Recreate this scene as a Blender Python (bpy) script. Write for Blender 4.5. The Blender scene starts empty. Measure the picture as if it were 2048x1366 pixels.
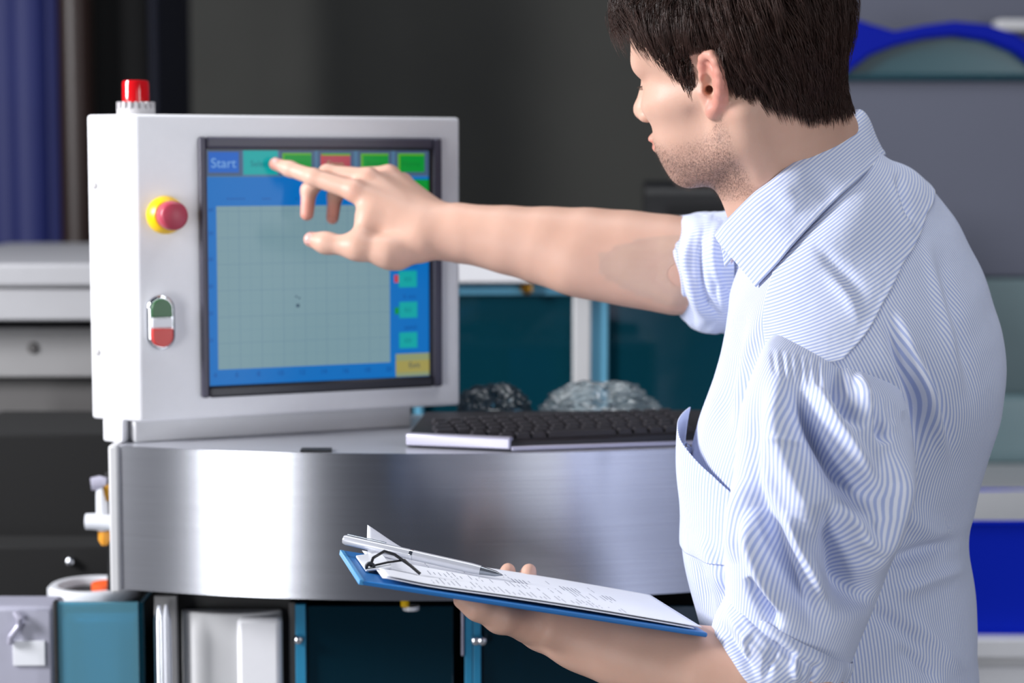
import bpy, bmesh, math, random
import numpy as np
from mathutils import Vector, Matrix, noise as mnoise

# ------------------------------------------------------------------ camera
FPX = 3982.0
PITCH = math.radians(5.05)
CAMZ = 1.5
scene = bpy.context.scene
cam_d = bpy.data.cameras.new('camera')
cam = bpy.data.objects.new('camera', cam_d)
scene.collection.objects.link(cam)
cam.location = (0, 0, CAMZ)
cam.rotation_euler = (math.radians(90) - PITCH, 0, 0)
cam_d.sensor_width = 36.0
cam_d.lens = 36.0 * FPX / 2048.0
cam_d.clip_start = 0.05
cam_d.dof.use_dof = True
cam_d.dof.focus_distance = 1.98
cam_d.dof.aperture_fstop = 3.4
scene.camera = cam

# ------------------------------------------------------------------ world, lamps, exposure
world = bpy.data.worlds.new('world'); scene.world = world
world.use_nodes = True
wbg = world.node_tree.nodes['Background']
wbg.inputs[0].default_value = (0.62, 0.72, 1.0, 1)
wbg.inputs[1].default_value = 0.075


def area(name, loc, target, w, h, power, col=(1, 1, 1)):
    d = bpy.data.lights.new(name, 'AREA'); d.shape = 'RECTANGLE'; d.size = w; d.size_y = h
    d.energy = power; d.color = col
    o = bpy.data.objects.new(name, d); scene.collection.objects.link(o)
    o.location = loc
    o.rotation_euler = (Vector(target) - Vector(loc)).to_track_quat('-Z', 'Y').to_euler()
    return o


area('assumed_light_left', (-1.92, -0.45, 0.95), (0.0, 2.3, 1.05), 0.75, 1.4, 31, (0.97, 0.98, 1.0))  # unseen light, assumed from the bright left band on the steel apron
area('assumed_key_side', (-2.35, 1.62, 2.15), (0.35, 2.05, 1.2), 0.55, 0.8, 104, (0.98, 0.98, 1.0))  # unseen side key, assumed from the blown-out wing and raking sleeve shadows
area('assumed_light_right', (2.25, -0.45, 1.5), (0.3, 2.3, 1.1), 0.4, 1.8, 27, (0.95, 0.97, 1.0))  # unseen light, assumed from the apron's right-hand highlight; also fills the panel front
area('assumed_light_rear', (1.30, -2.1, 1.3), (0.1, 2.3, 1.1), 0.9, 2.4, 9, (0.93, 0.95, 1.0))  # unseen dim light, assumed behind the camera for the apron's pale middle band
area('overhead_fill', (0.2, 2.35, 3.2), (0.4, 2.7, 0), 2.8, 0.5, 28, (0.95, 0.97, 1.0))  # unseen overhead fill, added to brighten the machines behind and the man's top
scene.view_settings.view_transform = 'Standard'
scene.view_settings.look = 'None'
scene.view_settings.exposure = 0.0
scene.view_settings.gamma = 1.0
scene.view_settings.use_curve_mapping = False

# ------------------------------------------------------------------ geometry helpers
CP, SP = math.cos(PITCH), math.sin(PITCH)


def W(px, py, D):
    """world point on the sight line of a photo pixel at forward distance D"""
    x = (px - 1024.0) / FPX; u = -(py - 683.0) / FPX
    y = CP + u * SP; z = -SP + u * CP
    return np.array([x * D / y, D, CAMZ + z * D / y])


def proj(P):
    P = np.asarray(P, float) - np.array([0, 0, CAMZ])
    d = P[..., 1] * CP - P[..., 2] * SP; u = P[..., 1] * SP + P[..., 2] * CP
    return np.stack([1024 + FPX * P[..., 0] / d, 683 - FPX * u / d], -1)


def srgb(r, g, b):
    def c(v):
        v /= 255.0
        return v / 12.92 if v <= 0.04045 else ((v + 0.055) / 1.055) ** 2.4
    return (c(r), c(g), c(b), 1.0)


def link(o, parent=None):
    scene.collection.objects.link(o)
    if parent is not None:
        o.parent = parent
    return o


def mesh_obj(name, verts, faces, mat, parent=None, smooth=False):
    me = bpy.data.meshes.new(name)
    if isinstance(verts, np.ndarray): verts = verts.tolist()
    if isinstance(faces, np.ndarray): faces = faces.tolist()
    me.from_pydata(verts, [], faces)
    if smooth:
        me.polygons.foreach_set('use_smooth', [True] * len(me.polygons))
    me.update()
    if mat is not None: me.materials.append(mat)
    return link(bpy.data.objects.new(name, me), parent)


def bm_obj(name, bm, mat, parent=None, smooth=False, bevel=0.0, seg=2, angle=35):
    me = bpy.data.meshes.new(name)
    bmesh.ops.recalc_face_normals(bm, faces=bm.faces[:])
    bm.to_mesh(me); bm.free()
    if smooth or bevel: me.polygons.foreach_set('use_smooth', [True] * len(me.polygons))
    if mat is not None: me.materials.append(mat)
    o = link(bpy.data.objects.new(name, me), parent)
    if bevel:
        b = o.modifiers.new('bevel', 'BEVEL'); b.width = bevel; b.segments = seg
        b.limit_method = 'ANGLE'; b.angle_limit = math.radians(angle)
        b.harden_normals = False
    if smooth or bevel:
        try:
            me.set_sharp_from_angle(angle=math.radians(45 if not bevel else 80))
        except Exception:
            pass
    return o


def empty(name, loc=(0, 0, 0)):
    o = bpy.data.objects.new(name, None); link(o); o.location = loc; o.empty_display_size = .05
    return o


def tag(o, label, cat, group=None):
    o['label'] = label; o['category'] = cat
    if group: o['group'] = group
    return o


def struct(o):
    o['kind'] = 'structure'
    return o


class Frame:
    """local frame: origin + three axes; pt(a,b,c)"""
    def __init__(s, o, u, v, w):
        s.o = np.array(o, float); s.u = np.array(u, float); s.v = np.array(v, float); s.w = np.array(w, float)

    def pt(s, a, b, c): return s.o + s.u * a + s.v * b + s.w * c


WORLD = Frame((0, 0, 0), (1, 0, 0), (0, 1, 0), (0, 0, 1))


def bm_box(bm, lo, hi, fr=WORLD, taper=None):
    vs = []
    for k in (0, 1):
        for (i, j) in ((0, 0), (1, 0), (1, 1), (0, 1)):
            vs.append(bm.verts.new(fr.pt((lo[0], hi[0])[i], (lo[1], hi[1])[j], (lo[2], hi[2])[k])))
    for f in ((0, 1, 2, 3), (4, 5, 6, 7), (0, 1, 5, 4), (1, 2, 6, 5), (2, 3, 7, 6), (3, 0, 4, 7)):
        bm.faces.new([vs[i] for i in f])


def box(name, lo, hi, mat, parent=None, fr=WORLD, bevel=0.0, seg=2):
    bm = bmesh.new(); bm_box(bm, lo, hi, fr)
    return bm_obj(name, bm, mat, parent, bevel=bevel, seg=seg)


def boxpx(name, x0, y0, x1, y1, D, depth, mat, parent=None, bevel=0.0):
    """axis-aligned box whose front face (at distance D) spans the given pixels"""
    a = W(x0, y1, D); b = W(x1, y0, D); ym = (y0 + y1) / 2
    xa = W(x0, ym, D)[0]; xb = W(x1, ym, D)[0]
    return box(name, (xa, D, a[2]), (xb, D + depth, b[2]), mat, parent, bevel=bevel)


def bm_prism(bm, pts, ext):
    """pts: list of 3D points (polygon), ext: 3D extrusion vector"""
    a = [bm.verts.new(p) for p in pts]
    b = [bm.verts.new(np.array(p) + np.array(ext)) for p in pts]
    bm.faces.new(a); bm.faces.new(b[::-1])
    n = len(a)
    for i in range(n):
        bm.faces.new((a[i], b[i], b[(i + 1) % n], a[(i + 1) % n]))


def prism(name, pts, ext, mat, parent=None, bevel=0.0, smooth=False):
    bm = bmesh.new(); bm_prism(bm, pts, ext)
    return bm_obj(name, bm, mat, parent, bevel=bevel, smooth=smooth)


def bm_lathe(bm, prof, o, axis, n=32):
    """prof: list of (r, h) along axis from o"""
    ax = Vector(axis).normalized(); o = Vector(o)
    t = ax.orthogonal().normalized(); s = ax.cross(t)
    rings = []
    for r, h in prof:
        c = o + ax * h
        if r < 1e-6:
            rings.append([bm.verts.new(c)])
        else:
            rings.append([bm.verts.new(c + (t * math.cos(2 * math.pi * i / n) + s * math.sin(2 * math.pi * i / n)) * r) for i in range(n)])
    for A, B in zip(rings[:-1], rings[1:]):
        for i in range(n):
            j = (i + 1) % n
            if len(A) == 1 and len(B) == 1: continue
            if len(A) == 1: bm.faces.new((A[0], B[i], B[j]))
            elif len(B) == 1: bm.faces.new((A[i], A[j], B[0]))
            else: bm.faces.new((A[i], A[j], B[j], B[i]))


def lathe(name, prof, o, axis, mat, parent=None, n=32):
    bm = bmesh.new(); bm_lathe(bm, prof, o, axis, n)
    ob = bm_obj(name, bm, mat, parent, smooth=True)
    return ob


def bm_tube(bm, pts, r, n=10, cap=True):
    pts = [Vector(p) for p in pts]
    rs = r if isinstance(r, (list, tuple)) else [r] * len(pts)
    prev = None; rings = []
    for i, p in enumerate(pts):
        d = (pts[min(i + 1, len(pts) - 1)] - pts[max(i - 1, 0)]).normalized()
        if prev is None: t = d.orthogonal().normalized()
        else:
            t = (prev - d * prev.dot(d)).normalized()
        prev = t; s = d.cross(t)
        rings.append([bm.verts.new(p + (t * math.cos(2 * math.pi * k / n) + s * math.sin(2 * math.pi * k / n)) * rs[i]) for k in range(n)])
    for A, B in zip(rings[:-1], rings[1:]):
        for k in range(n):
            bm.faces.new((A[k], A[(k + 1) % n], B[(k + 1) % n], B[k]))
    if cap:
        bm.faces.new(rings[0][::-1]); bm.faces.new(rings[-1])


def tube(name, pts, r, mat, parent=None, n=10):
    bm = bmesh.new(); bm_tube(bm, pts, r, n)
    return bm_obj(name, bm, mat, parent, smooth=True)


def crom(A, n):
    """Catmull-Rom through rows of A, n samples"""
    A = np.asarray(A, float); m = len(A)
    t = np.linspace(0, m - 1, n); i = np.minimum(t.astype(int), m - 2); f = (t - i)[:, None]
    sh = A.shape; A = A.reshape(m, -1)
    p0 = A[np.maximum(i - 1, 0)]; p1 = A[i]; p2 = A[i + 1]; p3 = A[np.minimum(i + 2, m - 1)]
    r = .5 * ((2 * p1) + (p2 - p0) * f + (2 * p0 - 5 * p1 + 4 * p2 - p3) * f ** 2 + (3 * p1 - p0 - 3 * p2 + p3) * f ** 3)
    return r.reshape((n,) + sh[1:])


def grid_faces(nv, nu, closed=False):
    i = np.arange(nv - 1)[:, None]; nn = nu if closed else nu - 1
    j = np.arange(nn)[None, :]; k = (j + 1) % nu
    return np.stack([i * nu + j + 0 * k, i * nu + k, (i + 1) * nu + k, (i + 1) * nu + j], -1).reshape(-1, 4)


def grid_normals(G, closed=False):
    if closed:
        du = np.roll(G, -1, 1) - np.roll(G, 1, 1)
    else:
        du = np.gradient(G, axis=1)
    dv = np.gradient(G, axis=0)
    n = np.cross(du, dv); return n / (np.linalg.norm(n, axis=-1, keepdims=True) + 1e-12)


# ------------------------------------------------------------------ materials
def nodes_of(m):
    m.use_nodes = True
    return m.node_tree.nodes, m.node_tree.links


def mat(name, col, rough=.5, metal=0., spec=.5, noise=0., nscale=40, bump=0., bscale=200, emis=0., trans=0., sss=0., coat=0., aniso=0.):
    m = bpy.data.materials.new(name); N, L = nodes_of(m)
    b = N['Principled BSDF']
    if len(col) == 3: col = srgb(*col)
    b.inputs['Base Color'].default_value = col
    b.inputs['Roughness'].default_value = rough; b.inputs['Metallic'].default_value = metal
    b.inputs['Specular IOR Level'].default_value = spec
    if emis:
        b.inputs['Emission Color'].default_value = col; b.inputs['Emission Strength'].default_value = emis
    if trans: b.inputs['Transmission Weight'].default_value = trans
    if coat: b.inputs['Coat Weight'].default_value = coat; b.inputs['Coat Roughness'].default_value = .08
    if aniso: b.inputs['Anisotropic'].default_value = aniso
    tc = N.new('ShaderNodeTexCoord')
    if noise:
        t = N.new('ShaderNodeTexNoise'); t.inputs['Scale'].default_value = nscale; t.inputs['Detail'].default_value = 5
        L.new(tc.outputs['Object'], t.inputs['Vector'])
        mx = N.new('ShaderNodeMix'); mx.data_type = 'RGBA'
        mx.inputs[6].default_value = tuple(min(1, c * (1 - noise)) for c in col[:3]) + (1,)
        mx.inputs[7].default_value = tuple(min(1, c * (1 + noise)) for c in col[:3]) + (1,)
        L.new(t.outputs['Fac'], mx.inputs[0]); L.new(mx.outputs[2], b.inputs['Base Color'])
    if bump:
        t = N.new('ShaderNodeTexNoise'); t.inputs['Scale'].default_value = bscale
        L.new(tc.outputs['Object'], t.inputs['Vector'])
        bp = N.new('ShaderNodeBump'); bp.inputs['Strength'].default_value = bump; bp.inputs['Distance'].default_value = .002
        L.new(t.outputs['Fac'], bp.inputs['Height']); L.new(bp.outputs[0], b.inputs['Normal'])
    return m


def glassy(name, col, opac, gloss=.06, rough=.04):
    """tinted acrylic: tinted transparency + a thin gloss"""
    m = bpy.data.materials.new(name); N, L = nodes_of(m)
    N.remove(N['Principled BSDF']); out = N['Material Output']
    tr = N.new('ShaderNodeBsdfTransparent'); tr.inputs[0].default_value = srgb(*col) if len(col) == 3 else col
    gl = N.new('ShaderNodeBsdfGlossy'); gl.inputs['Roughness'].default_value = rough
    df = N.new('ShaderNodeBsdfDiffuse'); df.inputs[0].default_value = srgb(*col) if len(col) == 3 else col
    m1 = N.new('ShaderNodeMixShader'); m1.inputs[0].default_value = opac
    m2 = N.new('ShaderNodeMixShader')
    fr = N.new('ShaderNodeFresnel'); fr.inputs[0].default_value = 1.45
    ad = N.new('ShaderNodeMath'); ad.operation = 'ADD'; ad.inputs[1].default_value = gloss
    L.new(fr.outputs[0], ad.inputs[0]); L.new(ad.outputs[0], m2.inputs[0])
    L.new(tr.outputs[0], m1.inputs[1]); L.new(df.outputs[0], m1.inputs[2])
    L.new(m1.outputs[0], m2.inputs[1]); L.new(gl.outputs[0], m2.inputs[2])
    L.new(m2.outputs[0], out.inputs[0])
    return m


def emit(name, col, k=1.0, gloss=True):
    m = bpy.data.materials.new(name); N, L = nodes_of(m); b = N['Principled BSDF']
    c = srgb(*col)
    b.inputs['Base Color'].default_value = (.005, .005, .006, 1); b.inputs['Roughness'].default_value = .25; b.inputs['Specular IOR Level'].default_value = .12
    b.inputs['Emission Color'].default_value = c; b.inputs['Emission Strength'].default_value = k
    return m


def shirt_mat(name='striped_cotton', pitch=.0042):
    m = bpy.data.materials.new(name); N, L = nodes_of(m); b = N['Principled BSDF']
    uv = N.new('ShaderNodeUVMap'); sx = N.new('ShaderNodeSeparateXYZ'); L.new(uv.outputs[0], sx.inputs[0])
    nz = N.new('ShaderNodeTexNoise'); nz.inputs['Scale'].default_value = 900; nz.inputs['Detail'].default_value = 2
    L.new(uv.outputs[0], nz.inputs['Vector'])
    mul = N.new('ShaderNodeMath'); mul.operation = 'MULTIPLY'; mul.inputs[1].default_value = 2 * math.pi / pitch
    L.new(sx.outputs[0], mul.inputs[0])
    sn = N.new('ShaderNodeMath'); sn.operation = 'SINE'; L.new(mul.outputs[0], sn.inputs[0])
    mr = N.new('ShaderNodeMapRange'); mr.inputs[1].default_value = -.35; mr.inputs[2].default_value = .55
    mr.interpolation_type = 'SMOOTHSTEP'
    L.new(sn.outputs[0], mr.inputs[0])
    ad = N.new('ShaderNodeMath'); ad.operation = 'MULTIPLY_ADD'; ad.inputs[1].default_value = .25; ad.inputs[2].default_value = -.12
    L.new(nz.outputs['Fac'], ad.inputs[0])
    ad2 = N.new('ShaderNodeMath'); ad2.operation = 'ADD'; ad2.use_clamp = True
    L.new(mr.outputs[0], ad2.inputs[0]); L.new(ad.outputs[0], ad2.inputs[1])
    mx = N.new('ShaderNodeMix'); mx.data_type = 'RGBA'
    mx.inputs[6].default_value = (.78, .81, .92, 1); mx.inputs[7].default_value = (.43, .505, .77, 1)
    L.new(ad2.outputs[0], mx.inputs[0]); L.new(mx.outputs[2], b.inputs['Base Color'])
    b.inputs['Roughness'].default_value = .85; b.inputs['Specular IOR Level'].default_value = .15
    b.inputs['Sheen Weight'].default_value = .15
    tcx = N.new('ShaderNodeTexCoord')
    w2 = N.new('ShaderNodeTexNoise'); w2.inputs['Scale'].default_value = 60; w2.inputs['Detail'].default_value = 3
    L.new(tcx.outputs['Object'], w2.inputs['Vector'])
    bp = N.new('ShaderNodeBump'); bp.inputs['Strength'].default_value = .25; bp.inputs['Distance'].default_value = .004
    L.new(w2.outputs['Fac'], bp.inputs['Height']); L.new(bp.outputs[0], b.inputs['Normal'])
    return m


def skin_mat():
    m = bpy.data.materials.new('skin'); N, L = nodes_of(m); b = N['Principled BSDF']
    tc = N.new('ShaderNodeTexCoord')
    n1 = N.new('ShaderNodeTexNoise'); n1.inputs['Scale'].default_value = 28; n1.inputs['Detail'].default_value = 6
    L.new(tc.outputs['Object'], n1.inputs['Vector'])
    mx = N.new('ShaderNodeMix'); mx.data_type = 'RGBA'
    mx.inputs[6].default_value = (.60, .35, .26, 1); mx.inputs[7].default_value = (.71, .45, .35, 1)
    L.new(n1.outputs['Fac'], mx.inputs[0])
    col = mx.outputs[2]

    def blend(attr, c, prev, mult=None):
        a = N.new('ShaderNodeAttribute'); a.attribute_name = attr
        x = N.new('ShaderNodeMix'); x.data_type = 'RGBA'; x.inputs[7].default_value = c
        fac = a.outputs['Fac']
        if mult is not None:
            mm = N.new('ShaderNodeMath'); mm.operation = 'MULTIPLY'
            L.new(fac, mm.inputs[0]); L.new(mult, mm.inputs[1]); fac = mm.outputs[0]
        L.new(fac, x.inputs[0]); L.new(prev, x.inputs[6]); return x.outputs[2]
    col = blend('red', (.68, .20, .16, 1), col)
    # stubble: fine speckle, only on the beard area
    sp = N.new('ShaderNodeTexNoise'); sp.inputs['Scale'].default_value = 520; sp.inputs['Detail'].default_value = 3
    L.new(tc.outputs['Object'], sp.inputs['Vector'])
    mr = N.new('ShaderNodeMapRange'); mr.inputs[1].default_value = .40; mr.inputs[2].default_value = .62
    mr.inputs[3].default_value = .35; mr.inputs[4].default_value = .85
    L.new(sp.outputs['Fac'], mr.inputs[0])
    col = blend('beard', (.20, .115, .095, 1), col, mr.outputs[0])
    col = blend('scalp', (.03, .018, .014, 1), col)
    L.new(col, b.inputs['Base Color'])
    b.inputs['Roughness'].default_value = .48; b.inputs['Specular IOR Level'].default_value = .4
    b.inputs['Subsurface Weight'].default_value = .18
    b.inputs['Subsurface Radius'].default_value = (1.0, .35, .2); b.inputs['Subsurface Scale'].default_value = .006
    nb = N.new('ShaderNodeTexNoise'); nb.inputs['Scale'].default_value = 350; nb.inputs['Detail'].default_value = 3
    L.new(tc.outputs['Object'], nb.inputs['Vector'])
    bp = N.new('ShaderNodeBump'); bp.inputs['Strength'].default_value = .12; bp.inputs['Distance'].default_value = .001
    L.new(nb.outputs['Fac'], bp.inputs['Height']); L.new(bp.outputs[0], b.inputs['Normal'])
    return m


def steel_mat(name, col=(.56, .57, .62, 1), rough=.3, aniso=.75, vert=False):
    m = bpy.data.materials.new(name); N, L = nodes_of(m); b = N['Principled BSDF']
    tc = N.new('ShaderNodeTexCoord'); mp = N.new('ShaderNodeMapping')
    mp.inputs['Scale'].default_value = (6, 6, 500)
    L.new(tc.outputs['Object'], mp.inputs[0])
    t = N.new('ShaderNodeTexNoise'); t.inputs['Scale'].default_value = 1.0; t.inputs['Detail'].default_value = 4
    L.new(mp.outputs[0], t.inputs['Vector'])
    mx = N.new('ShaderNodeMix'); mx.data_type = 'RGBA'
    mx.inputs[6].default_value = tuple(c * .86 for c in col[:3]) + (1,); mx.inputs[7].default_value = tuple(min(1, c * 1.12) for c in col[:3]) + (1,)
    L.new(t.outputs['Fac'], mx.inputs[0]); L.new(mx.outputs[2], b.inputs['Base Color'])
    b.inputs['Metallic'].default_value = 1.0; b.inputs['Roughness'].default_value = rough
    b.inputs['Anisotropic'].default_value = aniso; b.inputs['Anisotropic Rotation'].default_value = 0.25
    tg = N.new('ShaderNodeTangent'); tg.direction_type = 'RADIAL'; tg.axis = 'Z'
    L.new(tg.outputs[0], b.inputs['Tangent'])
    return m


M = {}
M['wall_olive'] = mat('wall_olive', (104, 104, 99), .9, noise=.12, nscale=3)
M['floor'] = mat('floor_concrete', (110, 110, 112), .6, noise=.15, nscale=6)
M['white_paint'] = mat('white_paint', (236, 236, 240), .42, noise=.02, nscale=80, bump=.15, bscale=900)
M['cream_paint'] = mat('cream_paint', (205, 205, 207), .5, noise=.03)
M['grey_paint'] = mat('grey_paint', (140, 139, 140), .5, noise=.05)
M['dgrey_paint'] = mat('dark_grey_paint', (84, 82, 82), .55, noise=.05)
M['hood_grey'] = mat('hood_grey', (96, 99, 114), .7, noise=.04, nscale=5)
M['hood_green'] = mat('hood_green_grey', (110, 130, 134), .6, noise=.04)
M['black'] = mat('black_plastic', (14, 14, 16), .45)
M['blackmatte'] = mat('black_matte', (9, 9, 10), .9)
M['bezel'] = mat('bezel_plastic', (70, 68, 84), .4)
M['bezel_in'] = mat('bezel_lip', (26, 25, 34), .35)
M['red_lens'] = mat('red_lens', (205, 16, 24), .12, coat=.6)
M['red_plastic'] = mat('red_plastic', (178, 62, 82), .4, noise=.05)
M['yellow'] = mat('yellow_plastic', (250, 200, 8), .35)
M['green_plastic'] = mat('green_plastic', (38, 96, 52), .3)
M['red_cap'] = mat('red_cap', (206, 50, 44), .3)
M['clear_white'] = mat('white_lens', (222, 224, 230), .25)
M['lamp_base'] = mat('lamp_base_plastic', (198, 196, 198), .5)
M['chrome'] = mat('chrome', (225, 227, 232), .14, metal=1.)
M['steel'] = steel_mat('brushed_steel', rough=.27)
M['steel_top'] = mat('steel_top', (196, 198, 206), .30, metal=.45, noise=.04)
M['ledge'] = mat('ledge_paint', (164, 164, 168), .5, noise=.03)
M['blue_curtain'] = mat('blue_enamel', (24, 34, 98), .6, noise=.1, nscale=4)
M['brown_pipe'] = mat('brown_pipe', (40, 24, 19), .4)
M['blue_hood'] = mat('blue_hood', (0, 22, 150), .6, spec=.15)
M['blue_crate'] = mat('blue_crate', (0, 38, 200), .65, spec=.12)
M['frame_blue'] = mat('frame_blue', (110, 180, 212), .35)
M['frame_blue2'] = mat('strip_blue', (42, 132, 172), .3)
M['brass'] = mat('brass', (205, 150, 60), .3, metal=1.)
M['orange'] = mat('orange_plastic', (232, 96, 42), .45)
M['amber'] = mat('amber_plastic', (236, 160, 52), .35)
M['teal_glass'] = glassy('teal_glass', (28, 118, 142), .22, gloss=.01)
M['teal_dark'] = glassy('teal_acrylic', (20, 92, 118), .16, gloss=.01)
M['teal_pale'] = glassy('pale_teal_acrylic', (120, 186, 208), .42, gloss=.05)
M['clear_bag'] = glassy('clear_plastic', (222, 234, 238), .24, gloss=.04, rough=.22)
M['key'] = mat('key_plastic', (44, 41, 45), .5, noise=.06)
M['kb_body'] = mat('keyboard_body', (30, 28, 33), .45)
M['kb_silver'] = mat('keyboard_silver', (186, 184, 202), .35, metal=.3)
M['paper'] = mat('paper', (236, 238, 244), .8, noise=.01)
M['paper2'] = mat('paper_under', (226, 228, 238), .8)
M['ink'] = mat('ink', (150, 153, 168), .8)
M['board'] = mat('blue_board', (24, 108, 178), .4, noise=.05)
M['board_edge'] = mat('board_edge_blue', (70, 150, 208), .35)
M['clip_black'] = mat('clip_black', (18, 18, 22), .3)
M['pen'] = mat('pen_silver', (198, 200, 208), .3, metal=.35)
M['pen_tip'] = mat('pen_tip', (150, 156, 164), .25, metal=.8)
M['skin'] = skin_mat()
M['shirt'] = shirt_mat()
M['hair'] = mat('brown_hair', (.042, .019, .014, 1), .42, spec=.35, noise=.5, nscale=45)
M['brow'] = mat('brow_hair', (.05, .03, .022, 1), .5)
M['eye'] = mat('eye_white', (222, 214, 210), .15)
M['iris'] = mat('iris', (72, 62, 50), .1)
M['nail'] = mat('nail', (222, 172, 165), .25)
M['trousers'] = mat('trouser_cloth', (38, 42, 58), .9, noise=.1)
M['shoe'] = mat('shoe_leather', (22, 18, 16), .35)
M['button'] = mat('shirt_button', (232, 234, 240), .3)
exec_person = True

# ------------------------------------------------------------------ the setting
floor = struct(box('floor', (-5, -3, -.05), (6, 8, 0), M['floor']))
wb = struct(box('wall_back', (-5, 6.6, 0), (6, 6.75, 3.6), M['wall_olive']))

# ------------------------------------------------------------------ curved steel machine (drum cabinet)
DF, DE = 2.25, 2.315


def plan(px, D): return W(px, 700, D)[0]


TOPZ = W(850, 908, DF)[2]; BOTZ = W(850, 1202, DF)[2]
xL = plan(234, DE); xR = plan(1470, DE); xC = (xL + xR) / 2
half = (xR - xL) / 2; sag = DE - DF
RAD = (half ** 2 + sag ** 2) / (2 * sag); YC = DF + RAD
phi = math.asin(half / RAD)


def arc(n, r=RAD, ph=phi):
    return [(xC + r * math.sin(-ph + 2 * ph * i / (n - 1)), YC - r * math.cos(-ph + 2 * ph * i / (n - 1))) for i in range(n)]


mach = empty('curved_machine', (xC, 2.6, 0))
tag(mach, 'machine with a wide curved brushed steel apron below the touch screen', 'machine')
bk = (-mach.location[0], -mach.location[1], 0)


def par(o, p):
    """parent keeping world placement (parents only translate)"""
    o.parent = p; o.matrix_parent_inverse = Matrix.Translation(-p.location) if p.type == 'EMPTY' else Matrix()
    return o


# apron: curved sheet with thickness
n = 72
A = arc(n); B = arc(n, RAD - .004)
vs = []; fs = []
for (x, y) in A: vs += [(x, y, BOTZ), (x, y, TOPZ)]
for (x, y) in B: vs += [(x, y, BOTZ), (x, y, TOPZ)]
o2 = 2 * n
for i in range(n - 1):
    a = 2 * i
    fs += [(a, a + 2, a + 3, a + 1), (o2 + a, o2 + a + 1, o2 + a + 3, o2 + a + 2), (a + 1, a + 3, o2 + a + 3, o2 + a + 1), (a, o2 + a, o2 + a + 2, a + 2)]
fs += [(0, 1, o2 + 1, o2), (2 * n - 2, o2 + 2 * n - 2, o2 + 2 * n - 1, 2 * n - 1)]
ap = par(mesh_obj('curved_apron', vs, fs, M['steel'], smooth=True), mach)
ap.data.set_sharp_from_angle(angle=math.radians(40))
# end returns of the apron
for s, (x, y) in ((-1, A[0]), (1, A[-1])):
    par(box('apron_edge', (min(x, x + s * .012) , y - .004, BOTZ - .004), (max(x, x + s * .012), y + .30, TOPZ + .001), M['cream_paint'], bevel=.003), mach)
# worktop
Tp = [(x, y, TOPZ - .012) for (x, y) in arc(40, RAD - .0045)] + [(xR, 2.61, TOPZ - .012), (xL, 2.61, TOPZ - .012)]
par(prism('worktop', Tp, (0, 0, .012), M['steel_top']), mach)
# dark interior and lower body behind the tinted doors
par(box('rear_sheet', (xL, 2.60, 0), (xR, 2.61, TOPZ - .0125), M['blackmatte']), mach)
par(box('inner_drum', (xC - .25, 2.46, .12), (xC + .45, 2.59, BOTZ - .02), M['blackmatte']), mach)
par(box('plinth', (xL + .02, 2.38, 0), (xR - .02, 2.59, .12), M['dgrey_paint'], bevel=.004), mach)
YD = 2.33   # plane of the tinted doors
ZB = .12


def strip(name, px0, px1, D, th, m, top=1206, parent=mach, zb=ZB, bev=.001):
    ztop = W(600, top, D)[2]
    return par(box(name, (plan(px0, D), D, zb), (plan(px1, D), D + th, ztop), m, bevel=bev), parent)


# tinted doors
for (a, b) in ((598, 905), (962, 1285), (1312, 1460)):
    d = strip('tinted_door', a, b, YD, .006, M['teal_dark'], 1212)
for (a, b) in ((585, 606), (928, 944), (945, 961), (1288, 1308)):
    strip('door_edge_strip', a, b, YD - .006, .012, M['frame_blue2'], 1209)
strip('door_post', 572, 586, YD + .01, .02, M['dgrey_paint'], 1205)
strip('door_bar', 748, 762, YD + .09, .006, M['frame_blue2'], 1232)
strip('door_handle_bar', 921, 926, YD - .01, .006, M['kb_silver'], 1210, zb=W(920, 1308, YD)[2])
strip('inner_post', 1035, 1046, YD + .12, .02, M['frame_blue2'], 1220)
strip('inner_panel', 612, 700, YD + .2, .01, M['frame_blue2'], 1262)
for (px, py) in ((597, 1279), (952, 1281), (965, 1281), (1298, 1269)):
    c = W(px, py, YD - .008)
    par(lathe('door_standoff', [(0, -.0065), (.0045, -.0045), (.0062, 0), (.0045, .0045), (.003, .006), (.003, .02)], c, (0, 1, 0), M['chrome'], n=16), mach)
c = W(810, 1203, 2.30)
par(lathe('cable_plug', [(0, -.008), (.005, -.006), (.0055, .004), (.003, .007), (.002, .02)], c, (0, .3, 1), M['yellow'], n=14), mach)
c = W(822, 1216, 2.31)
par(lathe('door_magnet', [(0, -.002), (.010, -.002), (.010, .003), (0, .003)], c, (0, 0, 1), M['clear_white'], n=14), mach)
# white round vessel inside its black opening (left)
par(box('opening_frame', (plan(322, 2.36), 2.36, ZB), (plan(575, 2.36), 2.40, BOTZ), M['black']), mach)
zt = W(450, 1226, 2.33)[2]
bm = bmesh.new()
pts = []
for i in range(25):
    t = math.pi * i / 24
    pts.append((plan(452, 2.33) - .0605 * math.cos(t), 2.355 - .03 * math.sin(t), ZB))
bm_prism(bm, pts, (0, 0, zt - ZB))
par(bm_obj('hopper_window', bm, M['cream_paint'], bevel=.004), mach)
zt2 = W(450, 1232, 2.33)[2]
par(box('hopper_reflector', (plan(466, 2.318), 2.318, ZB), (plan(555, 2.318), 2.345, zt2), M['white_paint'], bevel=.006), mach)
# chrome guide rods at left
for (px, m) in ((318, 'chrome'), (333, 'steel_top')):
    c = W(px, 1240, 2.31)
    par(lathe('guide_rod', [(.006, -1.0), (.006, 0), (.002, .018), (0, .019)], c, (0, 0, 1), M[m], n=18), mach)
strip('rod_plate', 300, 345, 2.33, .01, M['grey_paint'], 1192)

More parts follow.
